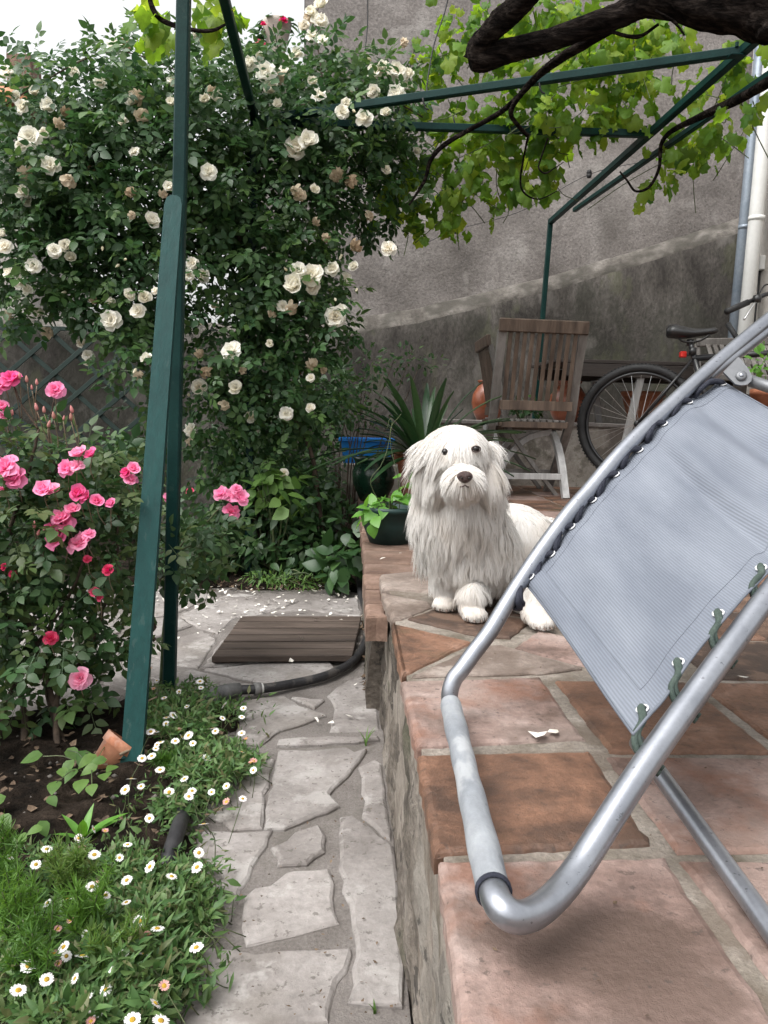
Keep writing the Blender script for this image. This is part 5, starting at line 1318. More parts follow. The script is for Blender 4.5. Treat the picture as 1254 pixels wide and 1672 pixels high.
PF = [(18, 618, 20), (0, 628, 18), (91, 636, 17), (4, 664, 16), (8, 676, 12), (10, 762, 25), (24, 780, 22), (2, 802, 14), (128, 741, 20), (148, 742, 16), (108, 764, 17), (124, 760, 14), (72, 800, 24), (88, 800, 16), (206, 772, 15), (218, 765, 16), (214, 782, 13), (128, 806, 20), (140, 812, 15), (158, 818, 17), (180, 822, 13),
      (100, 846, 24), (118, 832, 18), (96, 880, 31), (129, 885, 23), (145, 871, 13), (104, 852, 20), (84, 862, 16)]
PD = [(83, 1042, 15), (176, 930, 12), (155, 966, 12), (20, 938, 10), (5, 925, 8), (142, 912, 10), (162, 975, 8)]
PB = [(32, 617, 8), (44, 622, 8), (60, 668, 9), (72, 672, 8), (118, 672, 9), (116, 684, 9), (88, 682, 9), (79, 696, 9), (104, 684, 6), (6, 618, 8), (20, 676, 7), (10, 674, 7), (60, 626, 7), (52, 634, 6), (56, 860, 9), (62, 872, 8)]
stems = []
for L, ms, nme in ((PF, pm, 'rose_bloom'), (PD, pdp, 'rose_bloom'), (PB, [pb], 'rose_bud')):
    for x, y, r in L:
        Y = 1.84 + (0.12 if y < 720 else 0) + (.12 if x > 190 else 0); p = on_y(x, y, Y)
        axd = np.array([rng.normal(0, .3), -.7, rng.uniform(.3, 1.2)]) if nme == 'rose_bloom' else np.array([rng.normal(0, .15), -.05, 1])
        put(nme, ms[rng.integers(len(ms))], pr, p - nrm(axd) * .004, axd, r * Y / F * (1.9 if nme == 'rose_bloom' else 1.7))
        stems.append((p - nrm(axd) * .006, 0.10 if y < 720 else .06))
p = on_y(131, 1108, 1.80); axd = np.array([.1, -1, .35]); put('rose_bloom', pm[1], pr, p, axd, 19 * 1.8 / F * 2.1); stems.append((p, .06))
for p, L in stems:
    e = p + np.array([rng.normal(0, .01), .03, -L]); V, Fc = tube(smooth_path([p, (p + e) / 2 + rng.normal(0, .004, 3), e], 6), [.0012] * 6, 5); obj('flower_stalk', V, Fc, M['stem_red'], pr)
pr2 = thing('pink_rose_bush', 'slender pink rose with its flowers right of the leaning plank', 'rose bush', on_z(330, 1030, .0))
P, O = clump_points([(315, 860, 60, 40, 2.42, .12), (345, 890, 45, 35, 2.45, .10), (275, 900, 45, 40, 2.32, .12), (330, 930, 45, 35, 2.5, .1), (255, 850, 30, 40, 2.35, .1)], 135, .5); ax, nm = leaf_axes(O, .6, .6, -.1, .9)
foliage(pr2, rose_l, P, ax, nm, rng.uniform(.08, .12, len(P)), M['leaf_rose2'], 135)
b4 = on_z(315, 990, .0)
canes(pr2, [([on_z(262, 1125, .0), on_y(270, 1000, 2.35), on_y(290, 900, 2.38), on_y(330, 860, 2.42), on_y(365, 825, 2.42)], .006, .002), ([on_y(290, 900, 2.38), on_y(335, 880, 2.42), on_y(378, 850, 2.42)], .003, .0015), ([on_y(290, 900, 2.38), on_y(280, 850, 2.35), on_y(278, 825, 2.35)], .003, .0015)], M['stem'])
for x, y, r, ms in ((278, 815, 13, pm), (362, 807, 14, pm), (375, 812, 10, pm), (392, 814, 16, pm), (386, 800, 11, pm), (377, 836, 15, pm), (311, 803, 8, pdp)):
    p = on_y(x, y, 2.3 if x < 300 else 2.40); axd = np.array([rng.normal(0, .25), -.7, rng.uniform(.5, 1.2)]); put('rose_bloom', ms[rng.integers(2)], pr2, p, axd, r * 2.4 / F * 2.1)

# ---------------------------------------------------------------- grape vine
gv = thing('grape_vine', 'old grape vine with thick dark trunk and bright green leaves over the pergola', 'vine', np.append(on_y(1290, 40, 2.9)[:2], 2.4))
def bark(pts, r, n=70, ns=18, amp=.16, name='branch', m='bark'):
    P = smooth_path([on_y(*p) for p in pts], n); R = np.interp(np.linspace(0, 1, n), np.linspace(0, 1, len(r)), r)
    rg = np.ones((n, ns))
    for j in range(ns):
        a = 2 * math.pi * j / ns
        for i in range(n):
            rg[i, j] = 1 + amp * (.9 * abs(mnoise.noise(Vector((a * 2.2 + .02 * i, i * .035, 9.0)))) + mnoise.noise(Vector((math.cos(a) * 2.6, math.sin(a) * 2.6, i * .07))) + .8 * mnoise.noise(Vector((math.cos(a) * 6, math.sin(a) * 6, i * .12 + 5))) + .5 * mnoise.noise(Vector((a * 3, i * .5, 2.0))))
    V, Fc = tube(P, R, ns, rough=rg); return obj(name, V, Fc, M[m], gv)
bark([(1420, -10, 2.75), (1330, 5, 2.85), (1254, 18, 2.95), (1160, 8, 3.0), (1070, -2, 3.05), (1010, 25, 3.1), (950, 46, 3.12), (890, 68, 3.15), (830, 83, 3.18), (785, 98, 3.2), (768, 104, 3.2)], [.085, .09, .085, .08, .058, .043, .040, .038, .042, .045, .026], name='trunk', n=110, ns=24)
bark([(772, 100, 3.2), (785, 70, 3.17), (812, 40, 3.12), (850, 5, 3.05), (900, -50, 2.95)], [.036, .038, .040, .040, .040], name='trunk', n=60, ns=22)
bark([(1300, 50, 2.9), (1240, 34, 2.95), (1180, 20, 3.0), (1110, 18, 3.05), (1060, 20, 3.08)], [.06, .065, .045, .03, .02], name='trunk', n=60, ns=22)
bark([(1252, 60, 2.9), (1248, 30, 2.95), (1235, 5, 3.0), (1200, -30, 3.0)], [.03, .05, .055, .05], name='trunk', n=40)
bark([(1000, 45, 3.15), (950, 75, 3.2), (905, 102, 3.25), (872, 130, 3.35), (846, 160, 3.45), (834, 185, 3.5), (846, 205, 3.55), (862, 222, 3.6)], [.02, .018, .017, .014, .011, .010, .009, .008])
bark([(850, 155, 3.45), (815, 185, 3.6), (770, 210, 3.75), (725, 237, 3.85), (703, 262, 3.9), (693, 295, 3.95), (668, 335, 4.0)], [.012, .011, .010, .011, .010, .008, .005])
bark([(1262, 130, 3.2), (1210, 160, 3.4), (1150, 188, 3.7), (1100, 212, 4.0), (1080, 235, 4.1), (1076, 275, 4.15), (1060, 305, 4.2), (1038, 312, 4.2), (1024, 295, 4.2), (1012, 280, 4.2)], [.022, .02, .016, .012, .010, .008, .007, .006, .005, .004])
bark([(895, 225, 3.9), (882, 262, 3.95), (880, 275, 3.95), (890, 283, 3.95), (905, 275, 3.95), (920, 265, 3.95)], [.004, .004, .004, .004, .003, .002])
bark([(862, 222, 3.6), (850, 290, 3.8), (856, 315, 3.9), (880, 325, 3.95), (910, 312, 4.0)], [.005, .004, .004, .003, .002])
bark([(990, 50, 3.1), (1040, 60, 3.1), (1075, 40, 3.1)], [.006, .007, .005])
bark([(240, -20, 3.0), (250, 15, 3.0), (268, 35, 3.0), (310, 48, 3.0), (345, 50, 3.0), (368, 40, 3.0)], [.008, .009, .008, .007, .006, .004])
bark([(1070, 18, 3.0), (1100, 35, 3.0), (1118, 58, 3.0)], [.005, .005, .003])
CV = [(755, 60, 55, 60, 4.3, .25, 1.3), (715, 140, 35, 55, 4.4, .2), (690, 95, 20, 40, 4.4, .15), (960, 110, 80, 45, 4.2, .3), (1010, 170, 65, 45, 4.2, .25, 1.3), (900, 170, 60, 45, 4.1, .25, 1.3), (860, 130, 50, 40, 4.1, .25), (790, 250, 55, 50, 4.3, .2, 1.4), (735, 300, 55, 45, 4.4, .2, 1.5), (850, 275, 60, 50, 4.3, .2, 1.3), (885, 300, 35, 30, 4.3, .15),
      (810, 325, 45, 30, 4.3, .15), (1000, 60, 60, 45, 4.2, .3), (1110, 70, 40, 40, 4.0, .2, .7), (1210, 75, 40, 35, 3.7, .2, .8), (1120, 235, 55, 35, 4.3, .2, 1.2), (1170, 200, 50, 30, 4.0, .2, .8), (1080, 300, 35, 40, 4.3, .15, 1.0), (690, 390, 16, 35, 4.3, .1, 1.0), (650, 355, 40, 35, 4.35, .15), (700, 345, 40, 40, 4.35, .15, 1.3), (255, 30, 40, 40, 3.2, .2, .8), (350, 20, 50, 45, 3.2, .2, .8), (262, 62, 15, 20, 3.1, .08, .6),
      (870, 20, 60, 45, 3.9, .3), (820, 190, 40, 40, 4.2, .2, 1.3), (1225, 175, 35, 20, 3.4, .15, .8), (940, 20, 50, 30, 4.0, .3), (1140, 130, 45, 30, 4.1, .2, .6), (700, 265, 30, 50, 4.4, .15), (1060, 320, 20, 25, 4.3, .1, .7), (960, 205, 50, 30, 4.2, .2, 1.0)]
CV += [(760, 200, 60, 40, 4.4, .2, 1.4), (830, 60, 60, 50, 4.3, .25, 1.2), (900, 235, 50, 40, 4.4, .2, 1.2), (1050, 120, 50, 40, 4.2, .2), (1150, 230, 50, 40, 4.3, .2, 1.2), (1080, 30, 60, 35, 4.1, .25), (1190, 130, 40, 35, 3.9, .2, .8), (740, 350, 35, 35, 4.4, .15, 1.2), (640, 300, 40, 45, 4.4, .15)]
P, O = clump_points(CV, 1200, .55); n = len(P)
ax = O * .3 + rng.normal(0, .5, (n, 3)) + [0, 0, -.7]; nm = np.array([0, -.5, .55]) + rng.normal(0, .45, (n, 3))
vl = [vine_leaf(s) for s in range(5)]
foliage(gv, vl, P, ax, nm, rng.uniform(.055, .125, n), M['leaf_vine'], 300)
mb = MB()
for _ in range(70):
    i = rng.integers(n); a = P[i]; d = np.array([rng.normal(0, .15), rng.normal(0, .1), -rng.uniform(.05, .25)])
    V, Fc = tube(smooth_path([a - d * .3, a + d * .4 + rng.normal(0, .02, 3), a + d], 7), [.0025] * 7, 5); mb.add(V, Fc)
tag(mb.build('shoots', M['stem'], gv), kind='stuff')

# ---------------------------------------------------------------- shade plants at the back of the path
def shrub(name, label, cat, base, cl, n, tmpl, sc, m, parts=0, stems=8, stem_m='stem', group=None, ax_kw={}, trunk=(.006, .002), surf=.5):
    r = thing(name, label, cat, base, group); P, O = clump_points(cl, n, surf); ax, nm = leaf_axes(O, **ax_kw)
    foliage(r, tmpl, P, ax, nm, rng.uniform(*sc, len(P)), M[m], parts)
    idx = rng.choice(len(P), min(stems, len(P)), replace=False)
    canes(r, [([np.asarray(base) + rng.normal(0, .02, 3) * [1, 1, 0], (np.asarray(base) + P[i]) / 2 + rng.normal(0, .03, 3) + [0, 0, .03], P[i]], *trunk) for i in idx], M[stem_m], 'stem', 12)
    return r
ov = [ovate(W=w, fold=.10, curl=c) for w, c in ((.55, .15), (.62, .25), (.5, .1))]
hrt = [ovate(W=.8, fold=.07, curl=.2, rows=4), ovate(W=.72, fold=.1, curl=.3, rows=4)]
shrub('leafy_shrub', 'dark bushy shrub at the foot of the rose arch, left of the plastic pot', 'shrub', on_z(470, 940, .0), [(450, 840, 55, 70, 4.05, .25), (495, 810, 55, 70, 4.15, .3), (420, 900, 50, 45, 3.95, .2), (500, 890, 50, 50, 3.95, .2), (545, 850, 30, 50, 4.2, .15)], 1700, ov, (.035, .075), 'leaf_shrub', 150, 14)
shrub('broad_leaf_plant', 'low plant of broad glossy leaves beside the hose end', 'plant', on_z(562, 945, .0), [(560, 915, 38, 32, 3.6, .12), (545, 935, 28, 20, 3.6, .1), (575, 890, 20, 25, 3.65, .1)], 75, hrt, (.07, .11), 'leaf_shrub', 75, 8, ax_kw=dict(out=.9, down=-.1))
shrub('broad_leaf_plant', 'low plant of pale pointed leaves between shrub and rose stem', 'plant', on_z(445, 945, .0), [(435, 800, 30, 25, 3.8, .1), (470, 815, 35, 25, 3.8, .12), (460, 780, 30, 20, 3.85, .1)], 60, hrt, (.06, .10), 'leaf_light', 60, 8)
shrub('leafy_plant', 'green plant under the slender pink rose behind the plank', 'plant', on_z(310, 945, .0), [(310, 930, 40, 25, 3.7, .12), (345, 880, 50, 60, 4.0, .2), (240, 730, 25, 35, 3.9, .15), (290, 900, 40, 40, 3.9, .15)], 420, ov, (.045, .085), 'leaf_shrub', 120, 9)
shrub('weed', 'feathery low weed at the edge of the paving behind the mat', 'plant', on_z(440, 955, .0), [(440, 945, 45, 14, 3.72, .1), (500, 950, 40, 10, 3.7, .08)], 420, [ovate(W=.22, curl=.3)], (.02, .05), 'leaf_light', 0, 6)
shrub('hedge_shrub', 'dark shrub against the lattice left of the plank', 'shrub', np.append(on_y(175, 800, 5.2)[:2], 0), [(190, 740, 60, 35, 5.3, .25), (120, 790, 90, 50, 5.2, .3), (200, 800, 60, 60, 5.0, .3), (20, 820, 80, 60, 5.0, .3)], 2600, ov, (.035, .07), 'leaf_rose', 60, 8)
shrub('hedge_shrub', 'dark shrub against the wall right behind the back pergola post', 'shrub', np.append(on_y(470, 800, 5.3)[:2], 0), [(480, 700, 90, 80, 5.3, .3), (540, 640, 60, 60, 5.4, .25), (400, 760, 80, 90, 5.2, .3), (500, 800, 90, 80, 5.0, .3)], 3400, ov, (.035, .07), 'leaf_rose', 60, 8)
shrub('thin_shrub', 'sparse dark twiggy shrub in front of the blue tub', 'shrub', np.append(on_y(565, 800, 4.75)[:2], .05), [(560, 640, 60, 60, 4.8, .2), (610, 600, 50, 35, 4.9, .15), (575, 680, 50, 30, 4.75, .15), (540, 790, 25, 35, 4.7, .12), (670, 590, 60, 30, 5.1, .15)], 430, ov, (.03, .055), 'leaf_rose', 80, 14, 'twig', trunk=(.005, .002))

# strap leaved plant
sb = np.array([sp_.location[0], 4.15, .62])
st = thing('strap_leaf_plant', 'dark strap leaved clump in the brown pot behind the dog', 'plant', sb)
for i in range(74):
    a = rng.uniform(0, 2 * math.pi); L = rng.uniform(.34, .62); el = rng.uniform(.25, 1.35); w = rng.uniform(.016, .028); d = np.array([math.cos(a), math.sin(a), 0])
    t = np.linspace(0, 1, 9); P = sb + d * (L * (t * math.cos(el) + .18 * t * t))[:, None] + np.array([0, 0, 1]) * (L * (t * math.sin(el) - .42 * t ** 2.2 * (1.25 - el * .6)))[:, None] + d * .03
    sd = np.cross(d, [0, 0, 1]); ww = w * np.sin(np.pi * (.18 + .80 * t)) ** .7
    V = np.concatenate([P - sd * ww[:, None] + [0, 0, .004], P - [0, 0, .003], P + sd * ww[:, None] + [0, 0, .004]]); Fc = np.array([(k, k + 1, 9 + k + 1, 9 + k) for k in range(8)] + [(9 + k, 9 + k + 1, 18 + k + 1, 18 + k) for k in range(8)])
    obj('leaf', V, Fc, M['leaf_strap'], st)
st.rotation_euler = (0, 0, 0)
# plant in the green plastic pot
pl_ = thing('potted_plant', 'fresh green heart leaved plant growing in the green plastic pot', 'plant', (gp.location[0], 2.98, .47))
P, O = clump_points([(632, 822, 42, 17, 2.95, .10), (610, 838, 26, 18, 2.9, .07), (665, 790, 14, 30, 2.95, .05)], 46, .6); ax, nm = leaf_axes(O, .9, .5, -.2, .9)
foliage(pl_, hrt, P, ax, nm, rng.uniform(.045, .075, len(P)), M['leaf_bright'], 46)
canes(pl_, [([np.array(pl_.location), (np.array(pl_.location) + p) / 2 + [0, 0, .02], p], .0025, .0015) for p in P[:12]], M['stem'], 'stem', 8)
canes(pl_, [([np.array(pl_.location) + [.0, -.03, -.01], on_y(605, 790, 2.9), on_y(622, 760, 2.9), on_y(632, 735, 2.9), on_y(640, 690, 2.9), on_y(636, 685, 2.9), on_y(632, 700, 2.9)], .0015, .0012), ([np.array(pl_.location) + [.04, -.0, 0], on_y(650, 780, 2.92), on_y(640, 740, 2.92), on_y(638, 700, 2.92), on_y(655, 676, 2.92)], .0015, .001)], M['stem'], 'stem')
# plants on the right and beyond the chairs
tp_ = thing('table_plant', 'bright green leafy plant at the right edge above the mesh seat', 'plant', on_y(1245, 625, 3.9))
P, O = clump_points([(1246, 588, 24, 26, 3.9, .08), (1270, 600, 25, 25, 3.9, .08)], 70, .5); ax, nm = leaf_axes(O, .9, .4, .3, .6)
foliage(tp_, ov, P, ax, nm, rng.uniform(.04, .065, len(P)), M['leaf_bright'], 60)
tpot = pot('clay_pot', 'clay pot holding the bright plant at the right edge, mostly hidden by the lounger', 'flowerpot', 1250, on_y(1245, 690, 3.9)[2], 3.9, [(0, 0), (.06, 0), (.085, .14), (.09, .14), (.09, .17), (.08, .17), (0, .15)], M['terracotta'])
V, Fc = bevel_box(np.array([tpot.location[0] - .16, 3.75, .40]), np.array([tpot.location[0] + .2, 4.05, tpot.location[2]]), .01)
tag(obj('stool', V, Fc, M['teak_dark'], smooth=False), 'dark wooden block under the bright plant behind the mesh seat', 'stool')
shrub('small_plant', 'small green plant on the low wall between the clay jars', 'plant', on_y(850, 684, 5.4), [(850, 665, 22, 16, 5.4, .08), (875, 668, 20, 12, 5.4, .06)], 90, ov, (.035, .06), 'leaf_shrub', 40, 5)
# geraniums in the urn
gr_ = thing('geranium', 'red flowered geranium growing in the stone urn', 'plant', up0 + [0, 0, .08])
P, O = clump_points([(450, 40, 26, 9, uy, .12), (425, 58, 12, 16, uy, .1)], 90, .5); ax, nm = leaf_axes(O); foliage(gr_, hrt, P, ax, nm, rng.uniform(.05, .09, len(P)), M['leaf_rose'], 40)
for x, y, r in ((463, 34, 8), (426, 72, 9), (430, 40, 6), (335, 77, 6)):
    p = on_y(x, y, uy - .12); put('bloom', pdp[rng.integers(2)], gr_, p, [0, -.6, .6], r * uy / F * 2)

# ---------------------------------------------------------------- foreground bed: daisies, feathery plants, seedlings
def daisy(seed=0, n=30):
    r = np.random.default_rng(seed); V, Fc = [], []
    for layer in range(2):
        for i in range(n // 2):
            a = 2 * math.pi * (i + .5 * layer) / (n // 2) + r.normal(0, .05); L = r.uniform(.42, .5); w = .052; k = len(V); z = .02 * layer
            for rr, ww, zz in ((.14, w * .6, .02), (.33, w, .05), (L, w * .55, .03 + r.normal(0, .015))):
                for s in (-1, 1): V.append((rr * math.cos(a) - s * ww * math.sin(a), rr * math.sin(a) + s * ww * math.cos(a), zz + z))
            Fc += [(k, k + 2, k + 3, k + 1), (k + 2, k + 4, k + 5, k + 3)]
    V = np.array(V); return np.stack([V[:, 0], V[:, 2], -V[:, 1]], 1), np.array(Fc)
dms = [mesh_np('daisy_flower', *daisy(s), M['daisy_petal']) for s in range(4)]
V, Fc = daisy(8, 22); V = V * [.75, 1, .75]; V[:, 1] += .35 * (V[:, 0] ** 2 + V[:, 2] ** 2) ** .5; dpk = mesh_np('daisy_flower', V, Fc, M['daisy_pink'])
V, Fc = lathe([(.175, 0), (.17, .06), (.12, .10), (0, .12)], 14); ddm = mesh_np('disc', np.stack([V[:, 0], V[:, 2] + .02, -V[:, 1]], 1), Fc, M['daisy_disc'])
D1 = pxl(0, 1200, 2.726, [(820, 195), (855, 250), (942, 255), (1008, 228), (1080, 285), (1128, 158), (907, 400), (693, 62), (632, 105)]) + pxl(0, 800, 2.986, [(800, 1015), (845, 1100), (760, 1180), (885, 1205), (920, 1198), (810, 1140), (735, 1180), (980, 965), (1187, 1065), (1040, 1165), (1178, 1187), (765, 930), (900, 1410), (855, 1225), (975, 935), (1095, 1050)])
D1p = pxl(0, 800, 2.986, [(750, 970), (735, 870), (1235, 1325), (1200, 1215), (870, 1175)]) + pxl(0, 1200, 2.726, [(1010, 300), (1118, 125)])
D2 = pxl(0, 1200, 2.726, [(585, 198), (558, 245), (628, 230), (665, 372), (568, 490), (878, 590), (415, 420), (208, 510), (160, 578), (565, 648), (763, 632), (470, 715), (300, 735), (622, 830), (700, 865), (285, 945), (295, 985), (552, 970), (640, 978), (127, 1030), (208, 1090), (335, 1085), (265, 1232), (420, 1220), (690, 1197), (590, 1270), (135, 1260), (715, 1275), (350, 460), (420, 535), (160, 960), (885, 525), (40, 545)])
D2p = pxl(0, 1200, 2.726, [(425, 668), (258, 865), (240, 975), (468, 430), (655, 890), (315, 825), (260, 1020), (730, 1120), (405, 1278), (365, 505)])
D1 += [(rng.uniform(245, 420), rng.uniform(1110, 1330), 1.0) for _ in range(16)]
D2 += [(rng.uniform(20, 330), rng.uniform(1400, 1660), 1.0) for _ in range(14)]
def daisies(label, base, fl, pk, clumps, n, h, grp=None):
    r = thing('daisy_patch', label, 'daisies', base); sp = []
    for L, pink in ((fl, False), (pk, True)):
        for i, (x, y, s) in enumerate(L):
            p = on_z(x, y, h * rng.uniform(.75, 1.1)); axd = np.array([rng.normal(0, .3), rng.normal(-.35, .3), 1.0])
            if not pink and i % 6 == 0: axd = np.array([rng.normal(.3, .5), .3, .55])
            sz = .0200 * rng.uniform(.72, 1.16) * (1.12 if p[1] > 1.6 else 1)
            f = put('daisy_flower', dpk if pink else dms[rng.integers(4)], r, p, axd, sz)
            d = bpy.data.objects.new('disc', ddm); COL.objects.link(d); d.parent = f
            sp.append(p)
    P, O = [], []
    for (x, y, rx, ry, hh, k) in clumps:
        for _ in range(k):
            t = rng.uniform(0, 2 * math.pi); q = math.sqrt(rng.uniform(0, 1)) * (1 + .25 * math.sin(3 * t + x)); P.append(on_z(x + rx * q * math.cos(t), y + ry * q * math.sin(t), hh * rng.uniform(.0, 1.0) ** .7 * (1.1 - .6 * q) + .01)); O.append((math.cos(t), -math.sin(t), .8))
    P = np.array(P); O = np.array(O); ax = O * .4 + rng.normal(0, .9, P.shape) + [0, 0, .3]; nm = np.array([0, -.2, .9]) + rng.normal(0, .6, P.shape)
    foliage(r, [ovate(W=w, fold=.15, curl=c, rows=2) for w, c in ((.26, .2), (.34, .4), (.19, .1), (.42, .3))], P, ax, nm, rng.uniform(.010, .030, len(P)), M['leaf_daisy'])
    mb = MB()
    for p in sp:
        e = np.array([p[0] + rng.normal(0, .03), p[1] + rng.normal(.01, .03), .01]); V, Fc = tube(smooth_path([p - [0, 0, .001], (p + e) / 2 + rng.normal(0, .008, 3), e], 7), .0009, 4); mb.add(V, Fc)
    for i in range(0, len(P), 14):
        p = P[i]; e = np.array([p[0] + rng.normal(0, .03), p[1] + rng.normal(.0, .03), .0]); V, Fc = tube([p, (p + e) / 2 + rng.normal(0, .01, 3), e], .001, 3); mb.add(V, Fc)
    tag(mb.build('stems', M['stem'], r, smooth=True), kind='stuff')
    return r
daisies('daisy patch spilling over the paving beside the hose coupling', on_z(310, 1230, .02), D1, D1p, [(300, 1170, 65, 55, .09, 1700), (330, 1250, 65, 50, .08, 1600), (255, 1150, 35, 40, .09, 500), (385, 1245, 40, 30, .05, 500), (290, 1310, 40, 30, .06, 350), (375, 1160, 25, 18, .05, 200), (330, 1210, 110, 105, .05, 420), (250, 1320, 60, 60, .04, 160)], 0, .085)
daisies('daisy patch in the bottom left corner of the bed', on_z(180, 1560, .02), D2, D2p, [(190, 1560, 110, 110, .10, 3600), (110, 1650, 110, 60, .11, 2000), (250, 1480, 70, 60, .08, 1500), (300, 1450, 45, 45, .05, 500), (200, 1420, 60, 40, .07, 900), (30, 1560, 60, 100, .10, 1600), (230, 1640, 50, 50, .08, 1100), (330, 1480, 30, 40, .04, 250), (90, 1420, 60, 40, .05, 350), (180, 1440, 150, 90, .06, 700), (290, 1560, 75, 110, .05, 330), (320, 1430, 70, 70, .05, 160)], 0, .10)
def feathery(px, py, h, w, n, label):
    b = on_z(px, py, 0.0); r = thing('feathery_plant', label, 'plant', b); V, Fc = [], []; mb = MB()
    for k in range(n):
        a = rng.uniform(0, 6.28); le = rng.uniform(.2, 1.0); top = b + [math.cos(a) * w * le, math.sin(a) * w * le, h * rng.uniform(.6, 1)]; S = smooth_path([b, (b + top) / 2 + [0, 0, .02], top], 14)
        V_, F_ = tube(S, .0011, 3); mb.add(V_, F_)
        for i in range(3, 14):
            for q in range(9):
                u = nrm(rng.normal(0, 1, 3) + [0, 0, .7]) * rng.uniform(.012, .030) * (1.15 - abs(i - 10) / 14); sd = nrm(np.cross(u, rng.normal(0, 1, 3))) * .0008; kk = len(V)
                V += [S[i] - sd, S[i] + sd, S[i] + u * .6 + sd, S[i] + u * .6 - sd, S[i] + u + [0, 0, .002]]; Fc += [(kk, kk + 1, kk + 2), (kk, kk + 2, kk + 3), (kk + 3, kk + 2, kk + 4)]
    mb.build('stems', M['stem'], r, smooth=True)['kind'] = 'stuff'
    tag(obj('foliage', np.array(V), np.array(Fc), M['leaf_fern'], r, rnd=rng.uniform(0, 1, len(V)) * .3 + .3), kind='stuff')
feathery(40, 1600, .17, .055, 15, 'bright feathery plant at the left edge among the daisies')
feathery(145, 1590, .16, .05, 14, 'bright feathery plant in the middle of the bottom daisies')
feathery(15, 1480, .15, .04, 9, 'bright feathery plant standing highest at the left edge above the daisies')
feathery(75, 1680, .17, .06, 14, 'bright feathery plant at the very bottom left corner')
feathery(110, 1500, .13, .05, 12, 'bright feathery plant behind the middle daisies, left of the black pipe end')
feathery(30, 1540, .16, .05, 12, 'bright feathery plant at the left edge, between the highest and the lowest one')
feathery(190, 1640, .12, .05, 10, 'bright feathery plant at the bottom right of the daisies by the paving')
feathery(272, 1275, .06, .035, 8, 'small feathery tuft right of the plank among the daisies')
# seedling with long leaves, leaves round the tipped pot
sd_ = thing('seedling', 'bright green seedling of long upright leaves in bare soil', 'seedling', on_z(135, 1372, .01))
for a, L, el in ((-1.2, .07, 1.2), (.2, .085, .75), (.6, .07, .5), (2.6, .06, .8), (1.4, .06, 1.1), (3.4, .05, .6), (.0, .05, .35), (-.5, .06, .9), (2.0, .05, .6)):
    d = np.array([math.cos(a) * math.cos(el), math.sin(a) * math.cos(el), math.sin(el)]); V, Fc = ovate(W=.26, fold=.15, curl=.25, rows=4); R = frames(d[None], np.array([[-d[0], -d[1], 1.2]]))[0]
    obj('leaf', (V * L * 1.15) @ R.T + np.array(sd_.location), Fc, M['leaf_bright'], sd_)
cl_ = thing('creeping_plant', 'pale heart leaved creeper hanging over the tipped clay pot', 'plant', on_z(150, 1265, .02))
for x, y, s, up_ in ((70, 1232, .05, 0), (110, 1222, .045, .3), (140, 1225, .05, .2), (185, 1205, .05, .3), (97, 1255, .035, 0), (92, 1275, .04, 0), (150, 1280, .035, -.3), (125, 1255, .04, .2), (175, 1240, .04, .3), (65, 1340, .035, 0), (40, 1360, .04, 0), (10, 1300, .05, 0), (80, 1300, .03, 0), (30, 1365, .03, 0), (70, 1350, .03, 0), (3, 1330, .04, 0), (158, 1232, .05, .3), (172, 1262, .04, .2), (135, 1272, .045, .1), (120, 1240, .045, .2), (190, 1250, .035, .2), (160, 1250, .04, .3)):
    p = on_z(x, y, .06 + .0 * s); d = np.array([rng.normal(0, .8), -.7, rng.normal(-.1, .2)]); V, Fc = hrt[rng.integers(2)]; R = frames(d[None], np.array([[rng.normal(0, .2), -.4, 1.0]]))[0]
    obj('leaf', (V * s) @ R.T + p, Fc, M['leaf_light'], cl_)
mb = MB()
for p in ((70, 1235), (110, 1225), (140, 1228), (185, 1210), (92, 1278), (150, 1280)):
    e = on_z(*p, .06); V, Fc = tube(smooth_path([np.array(cl_.location), (e + np.array(cl_.location)) / 2 + [0, 0, .02], e], 8), .0012, 4); mb.add(V, Fc)
tag(mb.build('stems', M['stem'], cl_), kind='stuff')
# grass tuft in the paving joint, weed at the coupling
def tuft(px, py, label, n=9, h=.05):
    b = on_z(px, py, .0); r = thing('grass_tuft', label, 'grass', b); mb = MB()
    for _ in range(n):
        a = rng.uniform(0, 6.28); L = h * rng.uniform(.5, 1.1); t = np.linspace(0, 1, 6); d = np.array([math.cos(a), math.sin(a), 0]); P = b + d * (L * .5 * t ** 1.6)[:, None] + np.array([0, 0, L]) * (t - .25 * t * t)[:, None]; sd = np.cross(d, [0, 0, 1]) * .0022; w = (1 - t ** 2)[:, None]
        mb.add(np.concatenate([P - sd * w, P + sd * w]), [(i, i + 1, 7 + i, 6 + i) for i in range(5)])
    tag(mb.build('blades', M['leaf_light'], r, smooth=True), kind='stuff')
tuft(597, 1218, 'small grass tuft growing in the joint beside the step wall', 9, .06)
tuft(432, 1146, 'tiny green weed in the joint below the hose clamp', 14, .018)
tuft(612, 1655, 'tiny moss tuft at the foot of the step wall near the bottom', 8, .02)
tuft(235, 1160, 'long thin grass at the foot of the plank', 16, .09)
